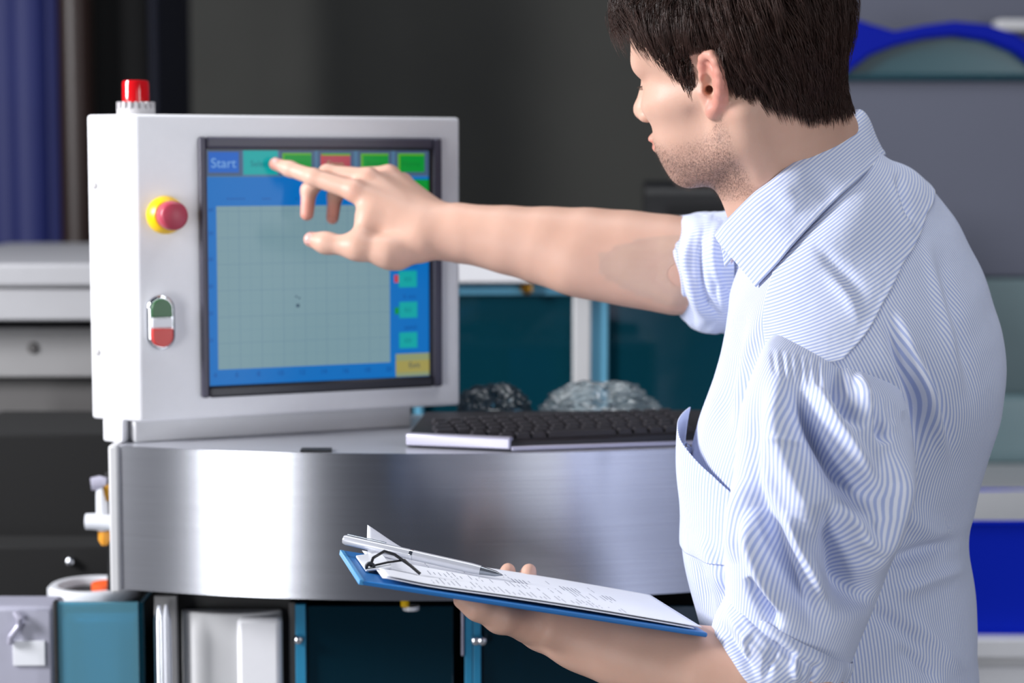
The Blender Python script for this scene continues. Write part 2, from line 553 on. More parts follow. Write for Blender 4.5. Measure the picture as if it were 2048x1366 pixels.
# ------------------------------------------------------------------ left front: tinted guard box, label plate, ring, fitting
g = empty('guard_box', (plan(190, 2.38), 2.45, 0))
tag(g, 'pale blue tinted acrylic guard standing left of the curved steel apron', 'guard')
zt = W(190, 1205, 2.36)[2]
par(box('guard_panel', (plan(103, 2.36), 2.36, .0), (plan(268, 2.36), 2.366, zt), M['teal_pale'], bevel=.001), g)
par(box('guard_panel', (plan(268, 2.36) + .001, 2.36, .0), (plan(268, 2.36) + .007, 2.45, zt), M['teal_dark'], bevel=.001), g)
par(box('guard_corner', (plan(96, 2.36), 2.357, .0), (plan(104, 2.36), 2.368, zt + .002), M['black'], bevel=.001), g)
par(box('guard_core', (plan(110, 2.40), 2.40, .0), (plan(262, 2.40), 2.44, zt - .03), M['frame_blue'], bevel=.004), g)
g2 = empty('filter_unit', (plan(40, 2.4), 2.5, 0))
tag(g2, 'grey metal filter unit with a blank white label in the lower left corner', 'machine unit')
zt = W(40, 1215, 2.38)[2]
par(box('unit_body', (plan(-80, 2.38), 2.385, 0), (plan(94, 2.38), 2.45, zt), mat('unit_grey', (158, 158, 174), .4, noise=.12, nscale=25), bevel=.006), g2)
a = W(26, 1332, 2.382); b = W(90, 1282, 2.382)
par(box('label_plate', (a[0], 2.382, a[2]), (b[0], 2.386, b[2]), M['clear_white'], bevel=.001), g2)
par(tube('unit_hose', [W(30 + 10 * math.sin(i), 1225 + i * 12, 2.378 - .004 * math.sin(i * 2)) for i in range(6)], .004, M['kb_silver']), g2)
# ring clamp
rg = empty('feeder_ring', (plan(170, 2.5), 2.52, 0))
tag(rg, 'pale metal feeder ring lying on a dark bowl behind the blue guard', 'ring')
c = np.array([plan(178, 2.52), 2.52, W(170, 1192, 2.52)[2]])
bm = bmesh.new()
prof = [(.058, 0), (.058, .012), (.054, .016), (.046, .016), (.044, .012), (.044, 0)]
bm_lathe(bm, prof + [prof[0]], c, (0, 0, 1), 40)
par(bm_obj('ring_rim', bm, M['clear_white'], smooth=True), rg)
par(lathe('ring_stand', [(.040, -1.0 * c[2]), (.040, 0), (.043, .006), (.0, .008)], c, (0, 0, 1), M['black']), rg)
par(lathe('orange_cap', [(.0, .004), (.02, .004), (.02, .02), (.0, .024)], c + np.array([.02, -.012, 0]), (0, 0, 1), M['orange'], n=18), rg)
# pneumatic fitting on the dark manifold
ft = empty('air_fitting', W(205, 1095, 2.44))
tag(ft, 'white pneumatic elbow fitting with an amber nozzle beside the steel apron', 'fitting')
D0 = 2.44
par(tube('fitting_body', [W(203, 975, D0), W(204, 1010, D0), W(206, 1060, D0)], [.007, .0075, .008], M['clear_white'], n=16), ft)
par(tube('fitting_arm', [W(172, 1043, D0 - .004), W(190, 1043, D0 - .004), W(232, 1046, D0 - .004)], [.010, .0105, .010], M['clear_white'], n=16), ft)
par(tube('fitting_cap', [W(182, 968, D0 - .002), W(200, 966, D0), W(214, 966, D0)], [.008, .0095, .007], M['kb_silver'], n=16), ft)
par(tube('brass_nut', [W(212, 970, D0), W(218, 985, D0), W(220, 1000, D0)], [.008, .008, .006], M['brass'], n=8), ft)
par(tube('amber_nozzle', [W(208, 1062, D0), W(209, 1080, D0), W(209, 1090, D0)], [.0075, .0075, .004], M['amber'], n=14), ft)
par(tube('fitting_post', [W(218, 945, D0 + .01), W(226, 1050, D0 + .01), W(224, 1180, D0 + .01)], .006, M['black'], n=12), ft)
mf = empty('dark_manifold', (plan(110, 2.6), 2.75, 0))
tag(mf, 'black machine block on the left below the grey ledge', 'machine block')
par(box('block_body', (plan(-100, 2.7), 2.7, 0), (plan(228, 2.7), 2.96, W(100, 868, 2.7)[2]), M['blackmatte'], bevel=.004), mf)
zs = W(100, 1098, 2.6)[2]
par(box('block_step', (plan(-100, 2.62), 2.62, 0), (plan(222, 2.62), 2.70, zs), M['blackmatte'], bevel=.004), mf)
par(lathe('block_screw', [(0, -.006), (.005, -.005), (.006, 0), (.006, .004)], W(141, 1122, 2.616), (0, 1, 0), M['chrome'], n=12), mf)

# ------------------------------------------------------------------ operator panel
AX = W(275, 500, 2.33)[:2]; BX = W(920, 500, 2.50)[:2]
pu = np.array([BX[0] - AX[0], BX[1] - AX[1], 0]); PWID = np.linalg.norm(pu); pu /= PWID
pn = np.array([pu[1], -pu[0], 0])                # out of the front face, toward the viewer
PF = Frame((AX[0], AX[1], 0), pu, pn, (0, 0, 1))


def on_panel(px, py, off=0.0):
    """(s, z) on the panel front (offset along its normal) for a photo pixel"""
    o = np.array([0, 0, CAMZ]); d = W(px, py, 1.0) - o
    q = PF.o + pn * off
    t = np.dot(q - o, pn) / np.dot(d, pn)
    p = o + d * t
    return np.dot(p - PF.o, pu), p[2]


PZ0 = (on_panel(275, 845)[1] + on_panel(920, 810)[1]) / 2
PZ1 = (on_panel(275, 228)[1] + on_panel(920, 235)[1]) / 2
panel = empty('operator_panel', (AX[0] + pu[0] * .2, AX[1] + pu[1] * .2, TOPZ))
tag(panel, 'white metal operator panel housing with a touch screen and push buttons', 'control panel')
# housing: plan outline with a slanted left wing
wing = W(178, 500, 2.365)[:2]
ol = [(AX[0], AX[1]), (wing[0], wing[1]), (wing[0] + .01, wing[1] + .12)]
br = PF.pt(PWID, -.10, 0)
ol2 = [(br[0], br[1]), (BX[0], BX[1])]
pts = [(x, y, PZ0) for (x, y) in ol + ol2]
hs = par(prism('housing', pts, (0, 0, PZ1 - PZ0), M['white_paint'], bevel=.004), panel)
# screws on the wing
wv = np.array([wing[0] - AX[0], wing[1] - AX[1], 0]); wn = np.array([wv[1], -wv[0], 0]); wn /= np.linalg.norm(wn)
if wn[1] > 0: wn = -wn
for py in (371, 704):
    c = np.array([wing[0], wing[1], W(190, py, 2.36)[2]]) - wv * .14
    par(lathe('wing_screw', [(0, .0025), (.003, .0022), (.0045, .001), (.0045, -.002)], c, wn, M['lamp_base'], n=14), panel)
# stand below
b0 = PF.pt(-.005, -.012, TOPZ); b1 = PF.pt(on_panel(830, 850)[0], -.012, TOPZ)
bk1 = PF.pt(on_panel(830, 850)[0], -.11, TOPZ); bk0 = PF.pt(-.005, -.11, TOPZ)
par(prism('stand_base', [b0, b1, bk1, bk0], (0, 0, PZ0 - TOPZ + .002), M['cream_paint'], bevel=.003), panel)
pl = W(206, 868, 2.355); pr = W(246, 868, 2.335)
pst = [(pl[0], pl[1], TOPZ), (pr[0], pr[1], TOPZ), (pr[0] + .01, pr[1] + .06, TOPZ), (pl[0] + .005, pl[1] + .06, TOPZ)]
par(prism('stand_post', pst, (0, 0, PZ0 - TOPZ + .002), M['white_paint'], bevel=.003), panel)


def prect(name, p0, p1, off0, off1, m, parent=panel, bevel=0.0, rot_fix=True):
    """plate on the panel front spanning photo pixels p0 (top-left) to p1 (bottom-right)"""
    s0, z1 = on_panel(*p0); s1, z0 = on_panel(*p1)
    ob = box(name, (s0, off0, z0), (s1, off1, z1), m, None, fr=PF, bevel=bevel)
    return ob, (s0, s1, z0, z1)


def pchild(o, parent): return par(o, parent)


# bezel as a frame
s0, zt = on_panel(395, 274); s1, _ = on_panel(880, 276)
zb = (on_panel(397, 796)[1] + on_panel(877, 772)[1]) / 2; zt = (zt + on_panel(880, 276)[1]) / 2
i0 = on_panel(410, 299)[0]; i1 = on_panel(862, 299)[0]
it = (on_panel(410, 298)[1] + on_panel(862, 298)[1]) / 2; ib = (on_panel(410, 772)[1] + on_panel(862, 751)[1]) / 2
bz = []
for nm, lo, hi in (('bezel_rail', (s0, -.002, zb), (i0, .008, zt)), ('bezel_rail', (i1, -.002, zb), (s1, .008, zt)),
                   ('bezel_rail', (i0, -.002, it), (i1, .008, zt)), ('bezel_rail', (i0, -.002, zb), (i1, .008, ib))):
    pchild(box(nm, lo, hi, M['bezel'] if hi[2] > ib + .001 else M['bezel_in'], None, fr=PF, bevel=.003), panel)
for nm, lo, hi in (('bezel_lip', (i1 - .004, -.001, ib), (i1 + .0005, .004, it)), ('bezel_lip', (i0 - .0005, -.001, ib), (i0 + .001, .004, it)), ('bezel_lip', (i0, -.001, it - .002), (i1, .004, it + .0005))):
    pchild(box(nm, lo, hi, M['bezel_in'], None, fr=PF), panel)
# display
SC = dict(blue=emit('ui_blue', (2, 108, 188), .95), bar=emit('ui_toolbar', (78, 118, 150), .9), plot=emit('ui_plot', (121, 152, 162), .95),
          cyan=emit('ui_cyan', (8, 162, 162), .95), green=emit('ui_green', (4, 146, 52), .9), green2=emit('ui_green_dark', (6, 122, 48), .9),
          red=emit('ui_red', (172, 70, 84), .95), start=emit('ui_start', (16, 92, 186), 1.), frame=emit('ui_frame', (70, 92, 124), .9),
          line=emit('ui_line', (98, 130, 150), .95), line2=emit('ui_line_soft', (112, 144, 158), .95), yel=emit('ui_yellow', (160, 150, 82), .95), yel2=emit('ui_yellow_soft', (140, 150, 110), .95), txt=emit('ui_text_blue', (8, 74, 150), .9),
          dark=emit('ui_dark', (40, 66, 90), .9), lite=emit('ui_text_light', (120, 170, 225), .9), teal=emit('ui_text_teal', (6, 112, 124), .9), lgreen=emit('ui_hint', (96, 170, 40), .9), led=emit('ui_led_red', (190, 60, 70), 1.))
disp = pchild(box('screen', (i0, -.001, ib), (i1, .0008, it), SC['blue'], None, fr=PF), panel)
UI_N = [0]


def ui(name, x0, y0, x1, y1, m, lay=1):
    s0, z1 = on_panel(x0, (y0)); s1, z0 = on_panel(x1, y1)
    e = .0008 + .00025 * lay
    ob = box(name, (s0, 0.0, z0), (s1, e, z1), m, None, fr=PF)
    return pchild(ob, disp)


def ui_st(name, s0, s1, z0, z1, m, lay=1):
    return pchild(box(name, (s0, 0, z0), (s1, .0008 + .00025 * lay, z1), m, None, fr=PF), disp)


def text_on(name, txt, px, py, size, m, lay=4, parent=None):
    cu = bpy.data.curves.new('t', 'FONT'); cu.body = txt; cu.size = size; cu.align_x = 'CENTER'; cu.align_y = 'CENTER'
    to = bpy.data.objects.new('t', cu); scene.collection.objects.link(to)
    dg = bpy.context.evaluated_depsgraph_get()
    me = bpy.data.meshes.new_from_object(to.evaluated_get(dg))
    bpy.data.objects.remove(to)
    s, z = on_panel(px, py)
    for v in me.vertices:
        v.co = PF.pt(s + v.co.x, .0008 + .00025 * lay, z + v.co.y)
    me.name = name; me.materials.clear(); me.materials.append(m)
    o = bpy.data.objects.new(name, me); link(o)
    return pchild(o, parent or disp)


def zline(py_left, py_right):
    return (on_panel(420, py_left)[1] + on_panel(850, py_right)[1]) / 2


ui_st('toolbar', i0 + .001, i1 - .004, on_panel(420, 354)[1], it - .002, SC['bar'], 1)
for (x0, y0, x1, y1, c) in ((416, 304, 477, 345, 'start'), (486, 301, 555, 349, 'cyan'), (564, 306, 622, 343, 'green'), (641, 307, 700, 344, 'red'), (721, 307, 776, 344, 'green'), (795, 307, 848, 344, 'green')):
    if c != 'cyan': ui('button_frame', x0 - 6, y0 - 5, x1 + 7, y1 + 7, SC['frame'], 2)
    ui('toolbar_button', x0, y0, x1, y1, SC[c], 3)
    if c in ('green', 'red'):
        ui('button_highlight', x0, y0, x1, y0 + 4, SC['lgreen'], 4); ui('button_highlight', x0, y0, x0 + 4, y1, SC['lgreen'] if c == 'green' else SC['led'], 4)
text_on('button_text', 'Start', 446, 327, .016, SC['lite'])
text_on('button_text', 'Select', 519, 328, .010, SC['teal'])
text_on('button_text', 'Stop', 670, 329, .012, SC['yel2'])
text_on('button_text', 'Reset', 749, 328, .010, SC['green2'])
text_on('button_text', 'Home', 821, 328, .010, SC['green2'])
ui('green_tile', 795, 359, 857, 400, SC['green'], 2)
# plot area with grid
ps0 = on_panel(432, 412)[0]; ps1 = on_panel(778, 412)[0]; pz1 = zline(411, 413); pz0 = zline(738, 724)
pz0 = (on_panel(432, 738)[1] + on_panel(778, 726)[1]) / 2; pz1 = (on_panel(432, 411)[1] + on_panel(778, 411)[1]) / 2
plot = ui_st('plot_area', ps0, ps1, pz0, pz1, SC['plot'], 2)
for k in range(1, 16):
    s = ps0 + (ps1 - ps0) * k / 16
    ui_st('grid_line', s - .00022, s + .00022, pz0, pz1, SC['line' if k % 2 == 0 else 'line2'], 3)
for k in range(1, 13):
    z = pz0 + (pz1 - pz0) * k / 12.4
    ui_st('grid_line', ps0, ps1, z - .00022, z + .00022, SC['line' if k % 2 == 0 else 'line2'], 3)
for (x, y, r) in ((595, 611, 3), (592, 593, 1.5), (598, 596, 1.5)):
    ui('plot_mark', x - r, y - r, x + r, y + r, SC['dark'], 4)
for k, t in enumerate(('4', '6', '8', '10', '12', '14', '16', '18', '20')):
    text_on('axis_number', t, 430 + 43.4 * k, 751 - .036 * 43.4 * k, .0085, SC['txt'], 2)
for k, py in enumerate((420, 467, 519, 573, 627, 681)):
    text_on('axis_number', str(60 - 10 * k), 421, py, .006, SC['txt'], 2)
for (x0, x1) in ((440, 502), (518, 546), (585, 600), (700, 770)):
    text_on('title_text', '-' * max(1, int((x1 - x0) / 9)), (x0 + x1) / 2, 396, .012, SC['txt'], 2)
for (x0, y0, x1, y1) in ((797, 542, 833, 574), (798, 604, 834, 635), (798, 665, 834, 695)):
    ui('value_box', x0, y0, x1, y1, SC['cyan'], 2)
for (t, x, y) in (('0.5', 815, 559), ('0.2', 815, 620), ('0.0', 815, 681)):
    text_on('value_text', t, x, y, .007, SC['teal'], 4)
for (t, x, y) in (('X mm', 818, 593), ('speed', 820, 654), ('Y mm', 822, 531)):
    text_on('value_label', t, x, y, .007, SC['txt'], 2)
ui('status_dot', 788, 550, 796, 565, SC['led'], 3); ui('status_dot', 789, 615, 797, 628, SC['green'], 3)
ui('exit_button', 791, 708, 859, 750, SC['yel2'], 2); ui('exit_button_face', 791, 722, 859, 742, SC['yel'], 3)
text_on('exit_text', 'Exit', 828, 730, .010, SC['dark'], 4)

# emergency stop
s, z = on_panel(330, 430)
c = PF.pt(s, 0, z); es = par(lathe('emergency_stop_collar', [(.0225, 0), (.0225, .004), (.0215, .008), (.019, .013), (.0165, .016), (0, .016)], c, pn, M['yellow'], n=40), panel)
pchild(lathe('emergency_stop_neck', [(.0125, .014), (.0125, .026)], c, pn, M['red_plastic'], n=32), es)
pchild(lathe('emergency_stop_knob', [(.0135, .018), (.0165, .022), (.0172, .030), (.0168, .040), (.0158, .0435), (.013, .0452), (.0, .046)], c, pn, M['red_plastic'], n=40), es)


# start/stop double switch (stadium shape)
def stadium(cs, cz, hw, hh, n=12):
    P = []
    for i in range(n + 1):
        t = math.pi * i / n; P.append((cs + hw * math.cos(t), cz + hh - hw + hw * math.sin(t)))
    for i in range(n + 1):
        t = math.pi + math.pi * i / n; P.append((cs + hw * math.cos(t), cz - hh + hw + hw * math.sin(t)))
    return P


s, z = on_panel(318, 644)
sw = par(prism('start_stop_switch', [PF.pt(a, 0, b) for a, b in stadium(s, z, .0165, .0325)], pn * .013, M['chrome'], bevel=.003), panel)
s2, z2 = s + .000, z
P = stadium(s, z, .0125, .0285)
up = [p for p in P if p[1] > z + .006]; up = [(s + .0125, z + .006)] + up + [(s - .0125, z + .006)] if False else up
k = .0125
gpts = [(s + k, z + .0065)] + [p for p in P if p[1] > z + .0066] + [(s - k, z + .0065)]
rpts = [(s - k, z - .0065)] + [p for p in P if p[1] < z - .0066] + [(s + k, z - .0065)]
pchild(prism('green_start_cap', [PF.pt(a, .0125, b) for a, b in gpts], pn * .004, M['green_plastic'], bevel=.0012), sw)
pchild(prism('red_stop_cap', [PF.pt(a, .0125, b) for a, b in rpts], pn * .006, M['red_cap'], bevel=.0012), sw)
pchild(prism('white_lens', [PF.pt(a, .0125, b) for a, b in ((s - k, z - .006), (s + k, z - .006), (s + k, z + .006), (s - k, z + .006))], pn * .004, M['clear_white'], bevel=.0015), sw)

# signal beacon on top of the panel
bc = empty('signal_beacon', W(272, 226, 2.37))
tag(bc, 'small red signal beacon on a pale ribbed base atop the white panel', 'beacon lamp')
c = W(272, 226, 2.37); c[2] = PZ1
par(lathe('beacon_base', [(0, 0), (.0225, 0), (.0225, .006), (.0205, .008), (.019, .012), (.0175, .014), (.0, .014)], c, (0, 0, 1), M['lamp_base'], n=36), bc)
bm = bmesh.new()
for i in range(18):
    t = 2 * math.pi * i / 18
    fr = Frame(c, (math.cos(t), math.sin(t), 0), (-math.sin(t), math.cos(t), 0), (0, 0, 1))
    bm_box(bm, (.0185, -.0018, .004), (.0225, .0018, .015), fr)
par(bm_obj('base_ribs', bm, M['lamp_base']), bc)
par(lathe('red_dome', [(.0160, .012), (.0160, .036), (.0152, .0395), (.0135, .0405), (.0, .041)], c, (0, 0, 1), M['red_lens'], n=36), bc)

# ------------------------------------------------------------------ keyboard on the worktop
kb = empty('computer_keyboard', (plan(1100, 2.36), 2.37, TOPZ))
tag(kb, 'black computer keyboard with silver front trim on the steel worktop', 'keyboard')
k0 = np.array([plan(812, 2.30), 2.305, 0]); k1 = np.array([plan(1022, 2.268), 2.268, 0]); k2 = np.array([plan(1400, 2.315), 2.318, 0])
k3 = k2 + np.array([-.012, .15, 0]); k4 = np.array([plan(850, 2.45), 2.455, 0])
k3 = np.array([plan(1420, 2.47), 2.47, 0])


def kz(y): return TOPZ + .012 + (y - 2.27) * .06


bm = bmesh.new()
lo = [bm.verts.new((p[0], p[1], TOPZ + .0005)) for p in (k0, k1, k2, k3, k4)]
hi = [bm.verts.new((p[0], p[1], kz(p[1]))) for p in (k0, k1, k2, k3, k4)]
bm.faces.new(lo); bm.faces.new(hi[::-1])
for i in range(5): bm.faces.new((lo[i], hi[i], hi[(i + 1) % 5], lo[(i + 1) % 5]))
par(bm_obj('keyboard_body', bm, M['kb_body'], bevel=.002), kb)


def edge_trim(name, a, b, z0, z1, out, m, bev=.002, inset=.010):
    d = b - a; d = d / np.linalg.norm(d); nn = np.array([d[1], -d[0], 0])
    P = [a + nn * out, b + nn * out, b - nn * inset, a - nn * inset]
    P = [np.array([p[0], p[1], z0]) for p in P]
    return par(prism(name, P, (0, 0, z1 - z0), m, bevel=bev), kb)


edge_trim('front_trim', k0, k1, TOPZ + .0025, TOPZ + .0165, .004, M['kb_silver'])
edge_trim('front_trim', k1, k2, TOPZ + .001, TOPZ + .0065, .003, M['kb_silver'], .0015, .004)
# keys: rows follow the long right-hand front edge
kd = (k2 - k1); kl = np.linalg.norm(kd); kd /= kl; kn = np.array([-kd[1], kd[0], 0])
KF = Frame((k1[0], k1[1], 0), kd, kn, (0, 0, 1))
key_me = {}
rng = random.Random(4)
for row in range(6):
    off = .014 + row * .0205 + (.004 if row == 5 else 0)
    a0 = -.088 + row * .004
    x = a0 + (.0 if row % 2 else .003)
    while x < kl - .008:
        wkey = .0165
        if row == 0 and .03 < x < .06: wkey = .082
        elif row in (1, 2, 3) and x < a0 + .004: wkey = .024
        key = (round(wkey, 4),)
        if key not in key_me:
            bm = bmesh.new()
            hw, hd = wkey / 2, .0082
            bot = [bm.verts.new((sx * hw, sy * hd, 0)) for sx, sy in ((-1, -1), (1, -1), (1, 1), (-1, 1))]
            top = [bm.verts.new((sx * (hw - .0022), sy * (hd - .002) + .0006, .0065)) for sx, sy in ((-1, -1), (1, -1), (1, 1), (-1, 1))]
            bm.faces.new(top); bm.faces.new(bot[::-1])
            for i in range(4): bm.faces.new((bot[i], bot[(i + 1) % 4], top[(i + 1) % 4], top[i]))
            me = bpy.data.meshes.new('key'); bm.to_mesh(me); bm.free(); me.materials.append(M['key']); key_me[key] = me
        p = KF.pt(x + wkey / 2, off + .008, 0)
        # keep the keys on the board (left front corner is cut away)
        if np.cross((k1 - k0)[:2], (p - k0)[:2]) > .0055 * np.linalg.norm(k1 - k0) + .0012:
            o = bpy.data.objects.new('key', key_me[key]); link(o)
            o.location = (p[0], p[1], kz(p[1]) - .001)
            o.rotation_euler = (math.radians(3.4), 0, math.atan2(kd[1], kd[0]))
            par(o, kb)
        x += wkey + .0025

# small dark clip lying on the worktop, left of the keyboard
tg = prism('flat_strip', [W(600, 904, 2.262), W(664, 905, 2.262), W(664, 898, 2.285), W(604, 897, 2.285)], (0, 0, .002), M['black'])
for v in tg.data.vertices: v.co.z = TOPZ + (.0025 if v.co.z > TOPZ + .0035 else .0005)
me = tg.data
zz = sorted(v.co.z for v in me.vertices)
for i, v in enumerate(me.vertices): v.co.z = TOPZ + (.0005 if i < 4 else .0025)
tag(tg, 'thin black strip lying on the worktop below the screen', 'strip')

# ------------------------------------------------------------------ background machine with tinted glass
bgm = empty('glass_front_machine', (plan(700, 3.3), 3.5, 0))
tag(bgm, 'machine behind the panel with pale blue frames and dark teal glass', 'machine')
DB = 3.15


def bpx(name, x0, y0, x1, y1, D, dep, m, bev=.003, parent=bgm):
    return par(boxpx(name, x0, y0, x1, y1, D, dep, m, bevel=bev), parent)


bpx('top_cover', 720, 517, 1560, 566, DB - .03, .6, M['white_paint'])
bpx('frame_rail', 850, 568, 1560, 590, DB, .03, M['frame_blue'])
bpx('frame_post', 1146, 590, 1182, 870, DB - .012, .03, M['cream_paint'])
bpx('frame_post', 1180, 590, 1216, 870, DB, .03, M['frame_blue'])
bpx('frame_post', 828, 590, 846, 905, DB, .03, M['frame_blue'])
bpx('frame_rail', 828, 868, 1560, 905, DB, .03, M['frame_blue2'])
bpx('glass_pane', 846, 590, 1150, 868, DB + .012, .006, M['teal_glass'], 0)
bpx('glass_pane', 1216, 590, 1560, 868, DB + .012, .006, M['teal_glass'], 0)
bpx('machine_body', 720, 905, 1560, 1500, DB + .035, .5, M['blackmatte'])
bpx('back_panel', 720, 540, 1560, 1000, DB + .54, .02, M['blackmatte'])
par(lathe('pane_clip', [(0, -.012), (.009, -.010), (.010, 0), (.010, .012)], W(1053, 577, DB - .004), (0, 1, 0), M['brass'], n=14), bgm)
# things inside, dim behind the glass
for (x0, y0, x1, y1, D, m) in ((880, 640, 1000, 870, 3.55, 'dgrey_paint'), (1240, 600, 1330, 870, 3.6, 'blue_curtain'), (1020, 700, 1110, 870, 3.5, 'frame_blue2'), (1380, 640, 1500, 870, 3.45, 'hood_green')):
    bpx('inner_unit', x0, y0, x1, y1, D, .12, M[m])
par(tube('inner_hose', [W(900 + 14 * i, 640 - 34 * math.sin(i / 17 * math.pi), 3.35) for i in range(18)], .012, M['frame_blue'], n=12), bgm)
par(tube('inner_brace', [W(1230, 790, 3.4), W(1330, 730, 3.4), W(1460, 660, 3.4)], .014, M['frame_blue2'], n=12), bgm)

# crumpled clear bags
def bag(name, c, r, seed, label, m):
    bm = bmesh.new(); bmesh.ops.create_icosphere(bm, subdivisions=5, radius=1)
    for v in bm.verts:
        p = Vector(v.co)
        q = p * 1.7 + Vector((seed, seed * 2, 0))
        d = 1 + .28 * mnoise.noise(q) + .20 * (1 - abs(mnoise.noise(q * 2.1)) * 2) * .6 + .13 * (1 - 2 * abs(mnoise.noise(q * 4.3)))
        p = p * d
        p.z = max(p.z, -.55)
        v.co = Vector((c[0] + p.x * r[0], c[1] + p.y * r[1], c[2] + (p.z + .55) * r[2]))
    o = bm_obj(name, bm, m, smooth=True)
    return tag(o, label, 'plastic bag')


zl = W(1200, 868, DB - .1)[2]
zw = TOPZ
bag('plastic_bag', (plan(1200, 2.55), 2.548, zw - .0), (.066, .036, .030), 3.3, 'crumpled clear plastic bag lying behind the keyboard', M['clear_bag'])
bag('plastic_bag', (plan(985, 2.56), 2.56, zw), (.040, .032, .026), 8.1, 'dim crumpled plastic wrap between the screen and the clear bag', glassy('dim_plastic', (120, 150, 165), .10, gloss=.04, rough=.2))

# clutter on top of the machine, behind the far sleeve
ct = empty('parts_tray', (plan(1390, 3.5), 3.5, W(1390, 517, 3.12)[2]))
tag(ct, 'blurred tray of dark and beige parts on the white cover by the sleeve', 'tray')
zt = W(1390, 517, DB - .03)[2]
par(box('tray_box', (plan(1330, 3.4), 3.4, zt), (plan(1530, 3.4), 3.62, zt + .055), M['cream_paint'], bevel=.006), ct)
par(tube('dark_roll', [(plan(1290, 3.45), 3.5, zt + .085), (plan(1540, 3.45), 3.5, zt + .085)], .034, M['black'], n=20), ct)

# left: grey ledge of the background machine
lm = empty('ledge_machine', (plan(60, 3.0), 3.3, 0))
tag(lm, 'pale grey stepped machine ledge at the left edge behind the panel', 'machine')
bpx('ledge_cap', -250, 527, 420, 575, 2.98, .8, M['ledge'], .006, lm)
bpx('ledge_fascia', -250, 576, 420, 642, 2.99, .7, M['ledge'], .004, lm)
bpx('ledge_panel', -250, 655, 420, 755, 3.06, .6, M['grey_paint'], .003, lm)
bpx('kick_panel', -250, 757, 420, 842, 3.09, .5, M['dgrey_paint'], .003, lm)
bpx('ledge_rail', -250, 845, 420, 862, 3.05, .1, M['grey_paint'], .003, lm)
bpx('ledge_foot', -250, 864, 420, 1700, 3.12, .4, M['blackmatte'], .003, lm)
par(lathe('ledge_screw', [(0, -.004), (.007, -.003), (.009, 0), (.009, .004)], W(65, 696, 3.058), (0, 1, 0), M['dgrey_paint'], n=14), lm)
# blue fluted column, brown pipe, black cabinet
cl = empty('blue_column', (plan(65, 4.6), 4.6, 0))
tag(cl, 'tall dark blue enamel column at the far left', 'column')
for i, (px, r) in enumerate(((28, .055), (70, .06), (110, .045))):
    x = plan(px, 4.6)
    par(lathe('column_tube', [(0, 0), (r, 0), (r, 3.4), (0, 3.4)], (x, 4.6 + .01 * i, 0), (0, 0, 1), M['blue_curtain'], n=28), cl)
bp = lathe('brown_pipe', [(0, 0), (.04, 0), (.04, 3.4), (0, 3.4)], (plan(163, 4.5), 4.5, 0), (0, 0, 1), M['brown_pipe'], n=24)
tag(bp, 'dark brown vertical pipe beside the blue column', 'pipe')
bcab = empty('black_cabinet', (plan(250, 4.8), 5.0, 0))
tag(bcab, 'tall black cabinet behind the red beacon', 'cabinet')
par(box('cabinet_body', (plan(120, 4.8), 4.8, 0), (plan(308, 4.8), 5.3, 3.4), M['blackmatte'], bevel=.005), bcab)
par(box('cabinet_edge', (plan(308, 4.8), 4.79, 0), (plan(324, 4.8), 5.3, 3.4), mat('navy_edge', (22, 26, 50), .5), bevel=.004), bcab)

# ------------------------------------------------------------------ right background: hooded machine
hm = empty('hooded_machine', (plan(1950, 3.9), 4.1, 0))
tag(hm, 'grey machine with a blue arched hood rim behind the man', 'machine')
DH = 3.8


def hpx(name, x0, y0, x1, y1, D, dep, m, bev=.006): return par(boxpx(name, x0, y0, x1, y1, D, dep, m, bevel=bev), hm)


hpx('hood_panel', 1560, 160, 2400, 556, DH, .3, M['hood_grey'])
hpx('hood_sheet', 1560, -200, 2400, 160, DH + .28, .05, M['hood_grey'])
hpx('access_panel', 1560, 558, 2400, 790, DH - .01, .3, M['hood_green'])
hpx('glass_shelf', 1560, 792, 2400, 930, DH - .06, .05, mat('pale_glass_panel', (128, 158, 164), .25))
hpx('dark_gap', 1560, 932, 2400, 972, DH, .2, M['black'])
hpx('base_body', 1560, 974, 2400, 2200, DH + .02, .3, M['dgrey_paint'])
# arched rim
tops = [(1690, 30), (1740, 47), (1790, 62), (1850, 50), (1910, 42), (1975, 48), (2030, 66), (2090, 100), (2150, 150)]
bots = [(1690, 150), (1740, 112), (1790, 92), (1850, 78), (1910, 72), (1975, 82), (2030, 104), (2090, 150), (2120, 160)]
bm = bmesh.new()
bm_prism(bm, [W(x, y, DH - .03) for x, y in tops] + [W(x, y, DH - .03) for x, y in bots[::-1]], (0, .10, 0))
par(bm_obj('hood_rim', bm, M['blue_hood'], bevel=.006), hm)
wpts = [W(1690, 158, DH)] + [W(x, y - 4, DH) for x, y in bots[:-1]] + [W(2120, 158, DH)]
par(prism('hood_window', wpts, (0, .01, 0), mat('hood_teal', (20, 70, 80), .3)), hm)
hpx('window_sill', 1640, 148, 2200, 160, DH - .02, .05, mat('sill_teal', (10, 62, 74), .4))
hpx('hood_vent', 1995, 38, 2300, 62, DH + .2, .05, M['cream_paint'])
